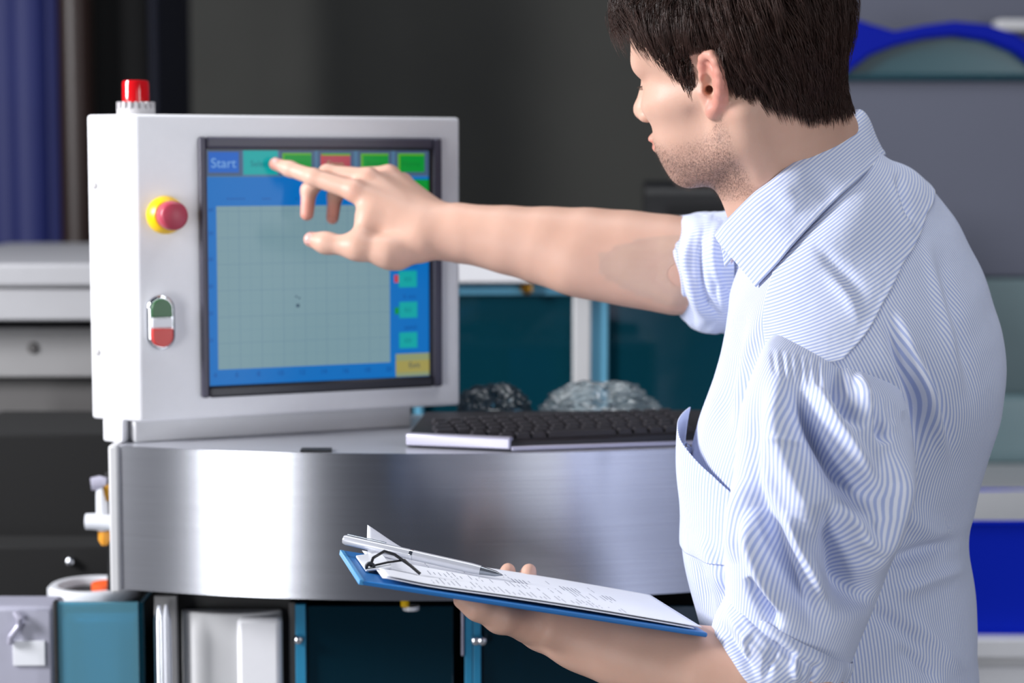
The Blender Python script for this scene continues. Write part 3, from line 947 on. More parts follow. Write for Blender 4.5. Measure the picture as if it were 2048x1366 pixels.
# side bench with a blue crate and papers
sb = empty('side_bench', (plan(2000, 3.0), 3.1, 0))
tag(sb, 'white bench top with drawer below in the lower right corner', 'bench')
DS = 2.9
zt = W(2000, 1272, DS)[2]
par(box('bench_top', (plan(1840, DS), DS - .02, zt - .03), (plan(2500, DS), DS + .5, zt), M['white_paint'], bevel=.004), sb)
par(box('bench_cabinet', (plan(1850, DS), DS, .02), (plan(2500, DS), DS + .48, zt - .031), M['cream_paint'], bevel=.004), sb)
par(box('bench_drawer', (plan(1860, DS), DS - .008, zt - .30), (plan(2480, DS), DS + .0, zt - .045), M['white_paint'], bevel=.003), sb)
zc = W(2000, 1052, DS)[2]
cr = empty('blue_crate', (plan(2080, DS), DS + .2, zt))
tag(cr, 'deep blue plastic crate on the white bench at the right edge', 'crate')
xa, xb = plan(1900, DS), plan(2400, DS)
for nm, lo, hi in (('crate_wall', (xa, DS + .01, zt + .006), (xb, DS + .022, zc)), ('crate_wall', (xa, DS + .33, zt + .006), (xb, DS + .342, zc)),
                   ('crate_wall', (xa, DS + .022, zt + .006), (xa + .012, DS + .33, zc)), ('crate_wall', (xb - .012, DS + .022, zt + .006), (xb, DS + .33, zc)),
                   ('crate_floor', (xa, DS + .01, zt), (xb, DS + .342, zt + .006)), ('crate_rim', (xa - .004, DS + .004, zc), (xb + .004, DS + .016, zc + .006))):
    par(box(nm, lo, hi, M['blue_crate'], bevel=.002), cr)
pp = empty('paper_bundle', (plan(2050, DS + .1), DS + .18, zc))
tag(pp, 'pile of pale papers filling the blue crate', 'papers')
for i in range(5):
    zz0 = zc - .05 + i * .011
    fr = Frame((plan(2050, DS), DS + .03, zz0), (math.cos(.05 * (i - 2)), math.sin(.05 * (i - 2)), 0), (-math.sin(.05 * (i - 2)), math.cos(.05 * (i - 2)), 0), (0, 0, 1))
    par(box('paper_sheaf', (-.13 + .01 * i, 0, 0), (.2, .26, .0105), M['paper' if i % 2 else 'cream_paint'], fr=fr, bevel=.002), pp)
rs = empty('rear_shelf', (plan(2020, 3.45), 3.5, 0))
tag(rs, 'pale grey shelf board behind the blue crate', 'shelf')
par(box('shelf_board', (plan(1800, 3.5), 3.45, W(2000, 1015, 3.45)[2]), (plan(2500, 3.5), 3.73, W(2000, 975, 3.45)[2]), M['cream_paint'], bevel=.004), rs)
par(box('shelf_panel', (plan(1820, 3.5), 3.5, 0), (plan(2480, 3.5), 3.7, W(2000, 1016, 3.45)[2]), M['black'], bevel=.004), rs)

# =================================================================== PERSON
# ---- signed distance modelling: primitives, blocks, surface nets
def smin(a, b, k):
    h = np.maximum(k - np.abs(a - b), 0) / k
    return np.minimum(a, b) - h * h * k * .25


def smax(a, b, k): return -smin(-a, -b, k)


class Prim:
    def __init__(s, fn, lo, hi, k=.01, cut=False):
        s.fn = fn; s.lo = np.array(lo); s.hi = np.array(hi); s.k = k; s.cut = cut


def p_cone(a, b, ra, rb, k=.01, cut=False):
    a = np.array(a, float); b = np.array(b, float); ab = b - a; L2 = max(ab @ ab, 1e-12); r = max(ra, rb)

    def fn(P):
        t = np.clip(((P - a) @ ab) / L2, 0, 1)
        return np.linalg.norm(P - a - t[..., None] * ab, axis=-1) - (ra + (rb - ra) * t)
    return Prim(fn, np.minimum(a, b) - r, np.maximum(a, b) + r, k, cut)


def p_ell(c, r, k=.01, cut=False, rot=None):
    c = np.array(c, float); r = np.array(r, float); R = np.eye(3) if rot is None else np.array(rot)
    ext = np.abs(R) @ r

    def fn(P):
        q = (P - c) @ R
        k0 = np.linalg.norm(q / r, axis=-1); k1 = np.linalg.norm(q / r ** 2, axis=-1)
        return k0 * (k0 - 1) / np.maximum(k1, 1e-9)
    return Prim(fn, c - ext, c + ext, k, cut)


def chain(pts, rs, k=.01):
    return [p_cone(pts[i], pts[i + 1], rs[i], rs[i + 1], k) for i in range(len(pts) - 1)]


def sdf_points(prims, P):
    F = np.full(P.shape[:-1], 1.0)
    for p in prims:
        d = p.fn(P)
        F = smax(F, -d, p.k) if p.cut else smin(F, d, p.k)
    return F


def sdf_block(prims, lo, hi, h):
    lo = np.array(lo, float); hi = np.array(hi, float)
    n = np.ceil((hi - lo) / h).astype(int) + 1
    F = np.full(n, 1.0, np.float32)
    ax = [lo[i] + h * np.arange(n[i]) for i in range(3)]
    for p in prims:
        m = p.k + 3 * h
        i0 = np.maximum(np.floor((p.lo - m - lo) / h).astype(int), 0); i1 = np.minimum(np.ceil((p.hi + m - lo) / h).astype(int) + 1, n)
        if np.any(i1 <= i0): continue
        P = np.stack(np.meshgrid(*[ax[i][i0[i]:i1[i]] for i in range(3)], indexing='ij'), -1)
        d = p.fn(P).astype(np.float32); sl = tuple(slice(i0[i], i1[i]) for i in range(3))
        F[sl] = smax(F[sl], -d, p.k) if p.cut else smin(F[sl], d, p.k)
    return F, lo


def surface_nets(F, lo, h):
    ins = F < 0
    nx, ny, nz = F.shape
    cnt = np.zeros((nx - 1, ny - 1, nz - 1), np.int8)
    offs = [(i, j, k) for i in (0, 1) for j in (0, 1) for k in (0, 1)]
    for (i, j, k) in offs: cnt += ins[i:nx - 1 + i, j:ny - 1 + j, k:nz - 1 + k]
    act = (cnt > 0) & (cnt < 8)
    idx = np.argwhere(act); ids = np.full(act.shape, -1, np.int32); ids[act] = np.arange(len(idx))
    C = np.stack([F[idx[:, 0] + o[0], idx[:, 1] + o[1], idx[:, 2] + o[2]] for o in offs], 1)
    O = np.array(offs, float)
    acc = np.zeros((len(idx), 3)); w = np.zeros(len(idx))
    for a in range(8):
        for b in range(a + 1, 8):
            if np.abs(O[a] - O[b]).sum() != 1: continue
            va, vb = C[:, a], C[:, b]; m = (va < 0) != (vb < 0)
            t = np.where(m, va / np.where(m, va - vb, 1), 0)[:, None]
            acc += np.where(m[:, None], O[a] + t * (O[b] - O[a]), 0); w += m
    V = lo + h * (idx + acc / w[:, None])
    faces = []
    for axn in range(3):
        sl0 = [slice(None)] * 3; sl1 = [slice(None)] * 3
        sl0[axn] = slice(0, -1); sl1[axn] = slice(1, None)
        a = ins[tuple(sl0)]; b = ins[tuple(sl1)]
        o1, o2 = [i for i in range(3) if i != axn]
        e = np.argwhere(a != b)
        ok = (e[:, o1] > 0) & (e[:, o2] > 0) & (e[:, o1] < F.shape[o1] - 1) & (e[:, o2] < F.shape[o2] - 1)
        e = e[ok]
        q = []
        for (da, db) in ((-1, -1), (0, -1), (0, 0), (-1, 0)):
            c = e.copy(); c[:, o1] += da; c[:, o2] += db
            q.append(ids[c[:, 0], c[:, 1], c[:, 2]])
        q = np.stack(q, 1)
        flip = a[e[:, 0], e[:, 1], e[:, 2]]
        if axn == 1: flip = ~flip
        q[~flip] = q[~flip][:, ::-1]
        faces.append(q)
    Fc = np.concatenate(faces); Fc = Fc[(Fc >= 0).all(1)]
    return V, Fc


# ---- head frame
HY, HP, HR, HS = math.radians(33), math.radians(11), math.radians(13), 1.05
HC = W(1480, 150, 2.065)


def head_rot():
    F = np.array([-math.cos(HY) * math.cos(HP), math.sin(HY) * math.cos(HP), -math.sin(HP)])
    Lf = np.array([-math.sin(HY), -math.cos(HY), 0]); U = np.cross(F, -Lf); U /= np.linalg.norm(U)
    if U[2] < 0: U = -U
    c, s = math.cos(HR), math.sin(HR)
    return np.stack([c * Lf - s * U, F, s * Lf + c * U], 1)


HRM = head_rot()


def h2w(p): return (np.asarray(p, float) * HS) @ HRM.T + HC
def w2h(P): return ((np.asarray(P) - HC) @ HRM) / HS


def head_prims():
    """in head space: x to the left ear, y forward, z up, origin between the ear canals"""
    E, Cn = p_ell, p_cone; S = []
    S += [E((0, -.015, .043), (.074, .096, .083), .02), E((0, .036, .052), (.065, .061, .064), .03)]
    S += [E((0, .040, -.020), (.056, .054, .070), .03)]
    for s in (-1, 1):
        S += [Cn((s * .058, .02, .05), (s * .048, .065, .045), .012, .012, .02)]
        S += [E((s * .046, .058, -.006), (.019, .030, .017), .02)]                    # cheek bone
        S += [Cn((s * .062, .012, -.002), (s * .054, .05, -.006), .008, .010, .015)]    # zygomatic arch
        S += [Cn((s * .055, .000, -.012), (s * .051, .004, -.058), .013, .014, .02)]    # ramus
        S += [Cn((s * .051, .004, -.060), (s * .022, .070, -.081), .014, .014, .02)]    # jaw line
        S += [E((s * .033, .050, -.042), (.0265, .036, .036), .02)]                    # cheek
    S += [E((0, .080, -.080), (.022, .019, .018), .015), E((0, .074, -.05), (.034, .032, .034), .02)]
    S += [Cn((0, .092, .036), (.044, .076, .036), .011, .010, .012), Cn((0, .092, .036), (-.044, .076, .036), .011, .010, .012)]
    for s in (-1, 1):
        S += [p_ell((s * .033, .103, .012), (.017, .020, .013), .010, cut=True)]
        S += [E((s * .032, .0745, .012), (.0150, .0135, .0125), .006)]
    S += [Cn((0, .090, .028), (0, .110, -.008), .0075, .0105, .010), E((0, .1115, -.012), (.0105, .0110, .0095), .008)]
    for s in (-1, 1): S += [E((s * .0125, .103, -.016), (.0075, .011, .0075), .006)]
    S += [E((0, .1035, -.040), (.021, .0085, .0055), .005), E((0, .1015, -.050), (.019, .0095, .0062), .005)]
    S += [p_ell((0, .113, -.0448), (.022, .006, .0012), .003, cut=True)]
    # neck column in head space
    return S


def ear_prims(s):
    """ear: helix rim, antihelix, concha hollow, lobe"""
    o = np.array([s * .0680, .005, .001])
    bk = np.array([s * .42, -.91, 0]); bk /= np.linalg.norm(bk)       # toward the rear edge, flaring out
    up = np.array([s * .10, -.17, .98]); up /= np.linalg.norm(up)
    def q(a, b, c=0.0):
        nrm = np.cross(bk, up) * (-1 if s > 0 else 1)
        return o + bk * a * .001 + up * b * .001 + nrm * c * .001
    S = []
    rim = [(3, 2), (0, 12), (1, 22), (6, 30), (13, 33), (20, 31), (25, 24), (27, 14), (26, 4), (23, -6), (18, -14), (13, -20), (8, -25)]
    rr = [.0030, .0038, .0040, .0042, .0044, .0046, .0047, .0046, .0045, .0045, .0047, .005, .0055]
    S += chain([q(a, b, 3.6 if 2 < i < 10 else 2.0) for i, (a, b) in enumerate(rim)], rr, .0035)
    S += [p_ell(q(5, -22, 1), (.0085, .0065, .0085), .006)]
    # back sheet of the ear
    R = np.stack([bk, up, np.cross(bk, up)], 1)
    S += [p_ell(q(11, 6, -2.5), (.0155, .0265, .0035), .005, rot=R), p_ell(q(9, -10, -2), (.010, .014, .0035), .005, rot=R)]
    S += chain([q(12, 24, 1), (q(18, 15, 1.5)), q(19, 4, 2), q(15, -7, 2), q(9, -14, 2)], [.0028, .0034, .0036, .0036, .0034], .0035)
    S += [p_cone(q(-1, -4, 2), q(0, -11, 2), .0045, .0042, .004)]
    S += [p_ell(q(8, 1, 2.5), (.0075, .0115, .0055), .003, cut=True, rot=R)]
    S += [p_cone(q(3, -2, 0), q(-6, -2, -9), .0042, .003, .002, cut=True)]
    return S


def to_world(prims):
    out = []
    for p in prims:
        cs = np.array([[(p.lo, p.hi)[i][0], (p.lo, p.hi)[j][1], (p.lo, p.hi)[k][2]] for i in (0, 1) for j in (0, 1) for k in (0, 1)])
        w = h2w(cs)
        out.append(Prim((lambda f: (lambda P: f(w2h(P)) * HS))(p.fn), w.min(0), w.max(0), p.k * HS, p.cut))
    return out


HEAD_L = head_prims() + ear_prims(1) + ear_prims(-1)
body = to_world(head_prims())
# neck and shoulders (world)
NB = W(1625, 430, 2.115)
nt = h2w((0, -.022, -.03)); nt2 = h2w((0, .012, -.055))
neck = [(nt, NB, .054 * HS, .060, .02), (nt2, W(1560, 450, 2.10), .042, .050, .03), (h2w((0, -.052, .0)), W(1665, 330, 2.125), .038, .042, .03),
        (h2w((.056, -.02, -.03)), W(1545, 440, 2.06), .016, .016, .025)]
body += [p_cone(*a) for a in neck]
NECK_L = [p_cone(w2h(a), w2h(b), ra / HS, rb / HS, k / HS) for a, b, ra, rb, k in neck]
body += to_world(ear_prims(1) + ear_prims(-1))
SHL = W(1650, 690, 2.00); SHR = W(1800, 500, 2.29)
CH = W(1680, 620, 2.11); PEL = W(1690, 1330, 2.10)
body += [p_cone(NB, CH, .058, .085, .04), p_cone(CH, SHL, .065, .040, .04), p_cone(CH, SHR, .07, .045, .05)]
body += [p_cone(CH, PEL, .095, .11, .05)]
# legs
for s in (-1, 1):
    hp = PEL + np.array([s * .035, s * .075, -.06]); kn = np.array([hp[0] - .01, hp[1], .50]); an = np.array([hp[0] + .01, hp[1], .09])
    body += [p_cone(hp, kn, .075, .055, .03), p_cone(kn, an, .05, .036, .03)]
HIPS = [PEL + np.array([s * .035, s * .075, -.06]) for s in (-1, 1)]

# right (far) arm reaching to the screen
EL = W(1400, 535, 2.285)
body += [p_cone(SHR, EL, .047, .046, .03)]
fa = [(1400, 528, 2.285, .047), (1330, 520, 2.29, .0475), (1250, 511, 2.297, .0475), (1170, 502, 2.303, .0455), (1090, 492, 2.31, .041), (1010, 479, 2.316, .035), (945, 469, 2.321, .0295), (895, 463, 2.324, .0265)]
body += chain([W(a, b, c) for a, b, c, r in fa], [r for *_, r in fa], .02)
body += [p_cone(W(905, 449, 2.33), W(862, 447, 2.335), .021, .020, .02), p_cone(W(905, 480, 2.318), W(850, 486, 2.312), .020, .019, .02)]
body += [p_cone(W(1345, 575, 2.27), W(1150, 535, 2.285), .026, .024, .03)]
K = .012
WR = W(868, 458, 2.328)
MC = [W(710, 382, 2.332), W(738, 357, 2.352), W(778, 351, 2.374), W(806, 366, 2.392)]
body += [p_cone(W(858, 458, 2.325), MC[0], .0205, .0125, .016), p_cone(W(862, 448, 2.335), MC[1], .020, .0125, .016),
         p_cone(W(868, 440, 2.345), MC[2], .0185, .0120, .016), p_cone(W(875, 440, 2.352), MC[3], .016, .011, .016)]
body += [p_cone(W(830, 470, 2.318), W(745, 440, 2.322), .021, .013, .02)]
TH = [W(832, 492, 2.312), W(775, 505, 2.300), W(716, 496, 2.300), W(652, 486, 2.312), W(622, 479, 2.320)]
body += chain(TH, [.0195, .0165, .0125, .0112, .0088], .010)
body += [p_cone(W(795, 512, 2.306), W(770, 500, 2.31), .0155, .014, .012)]
body += [p_cone(W(716, 488, 2.306), W(735, 440, 2.322), .009, .011, .02)]
IDX = [MC[0], W(628, 355, 2.352), W(580, 338, 2.373), W(550, 328, 2.3855)]
body += chain(IDX, [.0122, .0100, .0088, .0074], .006)
MID = [MC[1], W(655, 347, 2.372), W(618, 380, 2.382), W(614, 428, 2.374)]
body += chain(MID, [.0122, .0102, .0092, .0080], .006)
RNG = [MC[2], W(700, 352, 2.396), W(670, 392, 2.402), W(665, 436, 2.392)]
body += chain(RNG, [.0118, .0098, .0088, .0076], .006)
PNK = [MC[3], W(752, 385, 2.412), W(738, 420, 2.412), W(738, 448, 2.402)]
body += chain(PNK, [.0105, .0085, .0076, .0066], .006)
# left (near) arm holding the clipboard
LEL = W(1590, 1275, 1.885)
body += [p_cone(SHL, LEL, .042, .040, .03)]
la = [(1600, 1360, 1.872, .042), (1560, 1362, 1.872, .043), (1480, 1358, 1.874, .042), (1400, 1344, 1.880, .0395), (1320, 1324, 1.890, .0365), (1240, 1300, 1.904, .0325), (1165, 1277, 1.920, .0285), (1100, 1256, 1.934, .0255)]
body += chain([W(a, b, c) for a, b, c, r in la], [r for *_, r in la], .02)
LW = W(1085, 1250, 1.938)
LMC = [W(985, 1213, 1.915), W(975, 1200, 1.940), W(985, 1190, 1.965), W(1000, 1188, 1.985)]
for i, m in enumerate(LMC):
    body += [p_cone(W(1080 - 4 * i, 1247 - 4 * i, 1.930 + .008 * i), m, .0185, .0125, .016)]
body += chain([W(1050, 1247, 1.918), W(1000, 1236, 1.893), W(955, 1215, 1.882), W(925, 1200, 1.884)], [.017, .0135, .0112, .009], .010)
# fingers go under the board and hook over its far edge
for i, (px, py) in enumerate(((968, 1158), (1012, 1135), (1054, 1136), (1088, 1182))):
    far = 2.046 + .002 * i
    a = LMC[i]
    b1 = W(px - 6, py + 44, 2.015); b2 = W(px, py + 22, 2.052); b3 = W(px + 4, py + 6, 2.049)
    body += chain([a, b1, b2, b3], [.0115, .0096, .0088, .0078], .006)

parts = []
blocks = [(h2w(np.array([[-.1, -.1, .14], [.1, .13, .14]])), None)]
hlo = np.array([W(1215, 0, 2.05)[0], 1.93, W(1600, 470, 2.1)[2]]); hhi = np.array([W(1740, 0, 2.1)[0], 2.24, W(1500, -110, 2.07)[2]])
rlo = np.array([W(525, 0, 2.40)[0], 2.235, W(900, 640, 2.3)[2]]); rhi = np.array([W(1440, 0, 2.3)[0], 2.44, W(900, 310, 2.35)[2]])
llo = np.array([W(890, 0, 1.9)[0], 1.805, W(1400, 1480, 1.88)[2]]); lhi = np.array([W(1600, 0, 1.9)[0], 2.085, W(1040, 1105, 2.05)[2]])
FINE = [(hlo, hhi, .0017), (rlo, rhi, .0018), (llo, lhi, .0019)]
VV = []; FF = []; off = 0
for lo, hi, h in FINE:
    F, o = sdf_block(body, lo, hi, h)
    V, Fc = surface_nets(F, o, h)
    VV.append(V); FF.append(Fc + off); off += len(V)
F, o = sdf_block(body, (-.05, 1.75, .03), (.62, 2.5, 1.55), .008)
V, Fc = surface_nets(F, o, .008)
c = V[Fc].mean(1); keep = np.ones(len(c), bool)
for lo, hi, h in FINE: keep &= ~((c > lo + .012) & (c < hi - .012)).all(1)
VV.append(V); FF.append(Fc[keep] + off)
BV = np.concatenate(VV); BF = np.concatenate(FF)
me = bpy.data.meshes.new('person')
me.vertices.add(len(BV)); me.vertices.foreach_set('co', BV.astype(np.float32).ravel())
me.loops.add(BF.size); me.loops.foreach_set('vertex_index', BF.astype(np.int32).ravel())
me.polygons.add(len(BF)); me.polygons.foreach_set('loop_start', np.arange(0, BF.size, 4, dtype=np.int32))
me.polygons.foreach_set('use_smooth', np.ones(len(BF), bool))
me.update(calc_edges=True); me.validate()
me.materials.append(M['skin'])
person = link(bpy.data.objects.new('person', me))
tag(person, 'man in a light striped shirt reaching out to touch the screen', 'person')
NV = len(me.vertices)
co = np.empty(NV * 3, np.float32); me.vertices.foreach_get('co', co); co = co.reshape(-1, 3).astype(float)
LH = w2h(co)


def sstep(a, b, x):
    t = np.clip((x - a) / (b - a), 0, 1); return t * t * (3 - 2 * t)


ax_, ay, az = np.abs(LH[:, 0]), LH[:, 1], LH[:, 2]
inhead = (LH ** 2).sum(1) < .2 ** 2
# beard: along the jaw, chin, upper lip; fades up the cheek and down the neck
bl = np.interp(ay, [-.01, .005, .03, .06, .10], [-.012, -.022, -.034, -.036, -.026])
beard = sstep(0, .020, bl - az) * sstep(-.014, .004, ay) * sstep(-.125, -.100, az) * inhead
beard *= .35 + .65 * sstep(.0, .045, bl - az)
lips = (((LH[:, 0] / .024) ** 2 + ((az + .045) / .011) ** 2) < 1) & (ay > .085) & inhead
beard[lips] = 0
eard = np.sqrt((ax_ - .076) ** 2 + (ay + .003) ** 2 + (az - .004) ** 2)
red = np.where(inhead, .55 * sstep(.052, .018, eard) * sstep(.071, .077, ax_), 0)
red = np.maximum(red, np.where(lips, .55, 0))
for P_, r_, a_ in ((IDX[-1], .018, .55), (TH[-1], .02, .35), (MID[-1], .03, .5), (RNG[-1], .03, .5)):
    red = np.maximum(red, a_ * sstep(r_, r_ * .3, np.linalg.norm(co - P_, axis=1)))
for i in (0, 1, 2, 3):
    red = np.maximum(red, .25 * sstep(.02, .004, np.linalg.norm(co - MC[i], axis=1)))
# hair area, outlined in side view
HL = np.array([(.088, .104), (.076, .086), (.054, .067), (.040, .050), (.031, .036), (.027, .018), (.019, .008), (.013, .016), (.011, .030), (.009, .041), (.000, .043), (-.010, .040), (-.018, .022), (-.022, .002), (-.038, -.016), (-.050, -.030), (-.066, -.048), (-.082, -.060), (-.15, -.064), (-.16, .16), (.088, .16)])


def inpoly(y, z, poly):
    r = np.zeros(len(y), bool); j = len(poly) - 1
    for i in range(len(poly)):
        yi, zi = poly[i]; yj, zj = poly[j]
        c = ((zi > z) != (zj > z)) & (y < (yj - yi) * (z - zi) / (zj - zi + 1e-12) + yi); r ^= c; j = i
    return r


earpart = sdf_points(head_prims() + NECK_L, LH[inhead]) > .0012
scalp = inpoly(ay, az, HL) & inhead
tmp = np.zeros(NV, bool); tmp[np.where(inhead)[0][earpart]] = True
neckz = az < -.112
scalp &= ~tmp & ~neckz
for nm, arr in (('beard', beard), ('red', red), ('scalp', scalp.astype(float))):
    at = me.attributes.new(nm, 'FLOAT', 'POINT'); at.data.foreach_set('value', arr.astype(np.float32))

# ---- hair: thousands of tapered strands grown from the scalp
rs_ = np.random.default_rng(7)
NH = 24000
roots_i = rs_.choice(np.where(scalp)[0], NH)
R0 = LH[roots_i] + rs_.normal(0, .0009, (NH, 3))
nS = len(R0); STEP = 8
hp_ = [p for i, p in enumerate(head_prims()) if i in (0, 1, 2, 3, 6, 9, 12)] + NECK_L[:3]


def grad(P):
    e = 1e-3; d0 = sdf_points(hp_, P)
    g = np.stack([sdf_points(hp_, P + np.eye(3)[i] * e) - d0 for i in range(3)], -1)
    return d0, g / (np.linalg.norm(g, axis=1, keepdims=True) + 1e-9)


crown = np.array([.0, -.055, .125])
z0 = R0[:, 2]
lenS = np.interp(z0, [-.06, -.03, .02, .06, .12], [.016, .022, .032, .050, .064]) * rs_.uniform(.75, 1.15, nS)
lift = np.interp(z0, [-.06, -.02, .03, .08, .13], [.002, .006, .013, .020, .024]) * rs_.uniform(.35, 1.1, nS)
lenS = np.where((R0[:, 1] > .0) & (z0 < .085), np.minimum(lenS, .026), lenS)
lift = np.where((R0[:, 1] > .0) & (z0 < .085), lift * .55, lift)
lenS = np.where((R0[:, 1] > -.002) & (z0 < .035), np.minimum(lenS, .020), lenS)
lift = np.where((R0[:, 1] > -.002) & (z0 < .035), np.minimum(lift, .005), lift)
overear = (R0[:, 1] > -.024) & (R0[:, 1] < .020) & (z0 > .030) & (np.abs(R0[:, 0]) > .03)
lenS = np.where(overear, np.clip((z0 - .036) * 1.05, .004, lenS), lenS)
lift = np.where(overear & (z0 < .07), np.minimum(lift, .009), lift)
lenS = np.where(z0 < -.02, lenS * rs_.uniform(.35, 1.15, nS), lenS)
# clumps
ncl = 1500; cl_i = rs_.integers(0, nS, ncl)
ccen = R0[cl_i]; own = np.empty(nS, int)
for a in range(0, nS, 3000):
    own[a:a + 3000] = ((R0[a:a + 3000, None] - ccen[None]) ** 2).sum(-1).argmin(1)
cjit = rs_.normal(0, .13, (ncl, 3))[own] + rs_.normal(0, .07, (nS, 3)); clift = rs_.uniform(.75, 1.25, ncl)[own]
lift = lift * clift
P = R0.copy(); path = [P.copy()]
for k in range(STEP):
    d0, g = grad(P)
    away = P - crown; away /= np.linalg.norm(away, axis=1, keepdims=True)
    side = np.sign(P[:, 0:1] + 1e-6)
    front = sstep(.02, .08, P[:, 1])[:, None]
    d = away * .8 + np.array([0, -.25, -.75]) + cjit + front * np.array([.0, -1.0, .1])
    hi_top = sstep(.085, .125, P[:, 2])[:, None]
    d = d + hi_top * np.array([.35, 1.5, .7])
    d = d - g * (d * g).sum(1, keepdims=True)
    d /= np.linalg.norm(d, axis=1, keepdims=True) + 1e-9
    P = P + d * (lenS / STEP)[:, None]
    t = (k + 1) / STEP
    tgt = lift * min(1, t * 2.2) * (1 - .35 * max(0, t - .6))
    d0, g = grad(P)
    P = P + g * (np.clip(tgt - d0, -.004, .012))[:, None]
    path.append(P.copy())
path = np.stack(path, 1)
# pull strands toward their clump leader
lead = path[cl_i][own]
tt = np.linspace(0, 1, STEP + 1)[None, :, None]
path = path * (1 - .35 * tt ** 1.4) + (lead + (R0 - ccen[own])[:, None] * .45) * (.35 * tt ** 1.4)


def strands(name, path, w0, m, parent, prof=None):
    """3-sided tapered tubes, one mesh"""
    n, k, _ = path.shape
    T = np.gradient(path, axis=1); T /= np.linalg.norm(T, axis=-1, keepdims=True) + 1e-9
    ref = np.array([.31, .52, .79]); A = np.cross(T, ref); A /= np.linalg.norm(A, axis=-1, keepdims=True) + 1e-9; Bv = np.cross(T, A)
    r = (w0 * (1 - .85 * np.linspace(0, 1, k) ** 2.0))[None, :, None] * (np.ones((n, 1, 1)))
    V = np.stack([path + r * (A * math.cos(a) + Bv * math.sin(a)) for a in (0, 2.094, 4.189)], 2)
    b = np.arange(n)[:, None, None] * (k * 3) + np.arange(k - 1)[None, :, None] * 3; j = np.arange(3)[None, None]; j2 = (j + 1) % 3
    Fq = np.stack([b + j, b + j2, b + 3 + j2, b + 3 + j], -1).reshape(-1, 4)
    V = V.reshape(-1, 3)
    me = bpy.data.meshes.new(name)
    me.vertices.add(len(V)); me.vertices.foreach_set('co', V.astype(np.float32).ravel())
    me.loops.add(Fq.size); me.loops.foreach_set('vertex_index', Fq.astype(np.int32).ravel())
    me.polygons.add(len(Fq)); me.polygons.foreach_set('loop_start', np.arange(0, Fq.size, 4, dtype=np.int32))
    me.polygons.foreach_set('use_smooth', np.ones(len(Fq), bool)); me.update(calc_edges=True)
    me.materials.append(m)
    return link(bpy.data.objects.new(name, me), parent)


hair = strands('hair', h2w(path), .00034, M['hair'], person)
hair['label'] = 'short thick dark brown hair'
hair['kind'] = 'stuff'
# eyebrows, eyes
for s in (-1, 1):
    n = 160; u = rs_.uniform(0, 1, n); v = rs_.normal(0, .0022, n)
    root = np.stack([s * (.014 + .034 * u), .104 - .026 * u ** 1.6, .034 + .006 * np.sin(u * 2.4) + v], 1)
    d0 = sdf_points(hp_, root); _, g = grad(root); root = root - g * d0[:, None]
    tip = root + np.stack([s * np.full(n, .007), np.full(n, -.003), .002 - v], 1) + g * .0015
    eb = strands('eyebrow', h2w(np.stack([root, (root + tip) / 2 + g * .0012, tip], 1)), .0003, M['brow'], person)
    eb['kind'] = 'stuff'
    c = h2w((s * .0315, .0775, .0125)); fd = HRM[:, 1]
    ey = lathe('eye', [(0, -.0118)] + [(.0118 * math.sin(a), -.0118 * math.cos(a)) for a in np.linspace(.2, 2.9, 14)] + [(0, .0118)], c, fd, M['eye'], person, n=20)
    lathe('iris', [(.0056, .0104), (.004, .0113), (0, .0120)], c, fd, M['iris'], ey, n=16)
    # lashes
    n = 40; u = rs_.uniform(-1, 1, n)
    root = np.stack([s * (.032 + .013 * u), .0895 - .006 * u ** 2 - .004 * (u + 1) * .5, .0165 - .003 * u ** 2], 1)
    tip = root + np.array([s * .002, .007, -.001])
    la_ = strands('eyelashes', h2w(np.stack([root, (root + tip) / 2 + np.array([0, 0, -.0012]), tip], 1)), .00022, M['brow'], person)
    la_['kind'] = 'stuff'
# stubble hairs on the jaw
cand = np.where(beard > .3)[0]
ci = rs_.choice(cand, 3600, p=beard[cand] / beard[cand].sum())
root = LH[ci] + rs_.normal(0, .0006, (len(ci), 3)); _, g = grad(root)
tip = root + (g * .7 + np.array([0, .1, -.8]) + rs_.normal(0, .25, root.shape)) * rs_.uniform(.0012, .0030, (len(ci), 1))
stb = strands('stubble', h2w(np.stack([root, (root + tip) / 2, tip], 1)), .00010, M['brow'], person)
stb['kind'] = 'stuff'; stb['label'] = 'short brown stubble along the jaw'
# nails
def nail(a, b, up, r, ln):
    a = np.array(a); b = np.array(b); d = (b - a) / np.linalg.norm(b - a)
    up = np.array(up, float); up -= d * (up @ d); up /= np.linalg.norm(up); sd = np.cross(d, up)
    G = []
    for i in range(7):
        row = []
        for j in range(7):
            t = (i / 6 - .5); w_ = (j / 6 - .5) * 2
            ang = w_ * .85 * (1 if i < 5 else (.9 if i == 5 else .65))
            row.append(b - d * (.002) + d * (t * ln) + (up * math.cos(ang) + sd * math.sin(ang)) * (r + .0004 - (.0012 if i == 6 else 0)))
        G.append(row)
    G = np.array(G).reshape(-1, 3)
    o = mesh_obj('fingernail', G, grid_faces(7, 7), M['nail'], person, smooth=True)
    so = o.modifiers.new('thick', 'SOLIDIFY'); so.thickness = .0008
    return o


nail(IDX[-2], IDX[-1], (.1, -.35, 1), .0076, .010)
nail(TH[-2], TH[-1], (-.1, -1, .15), .0090, .012)

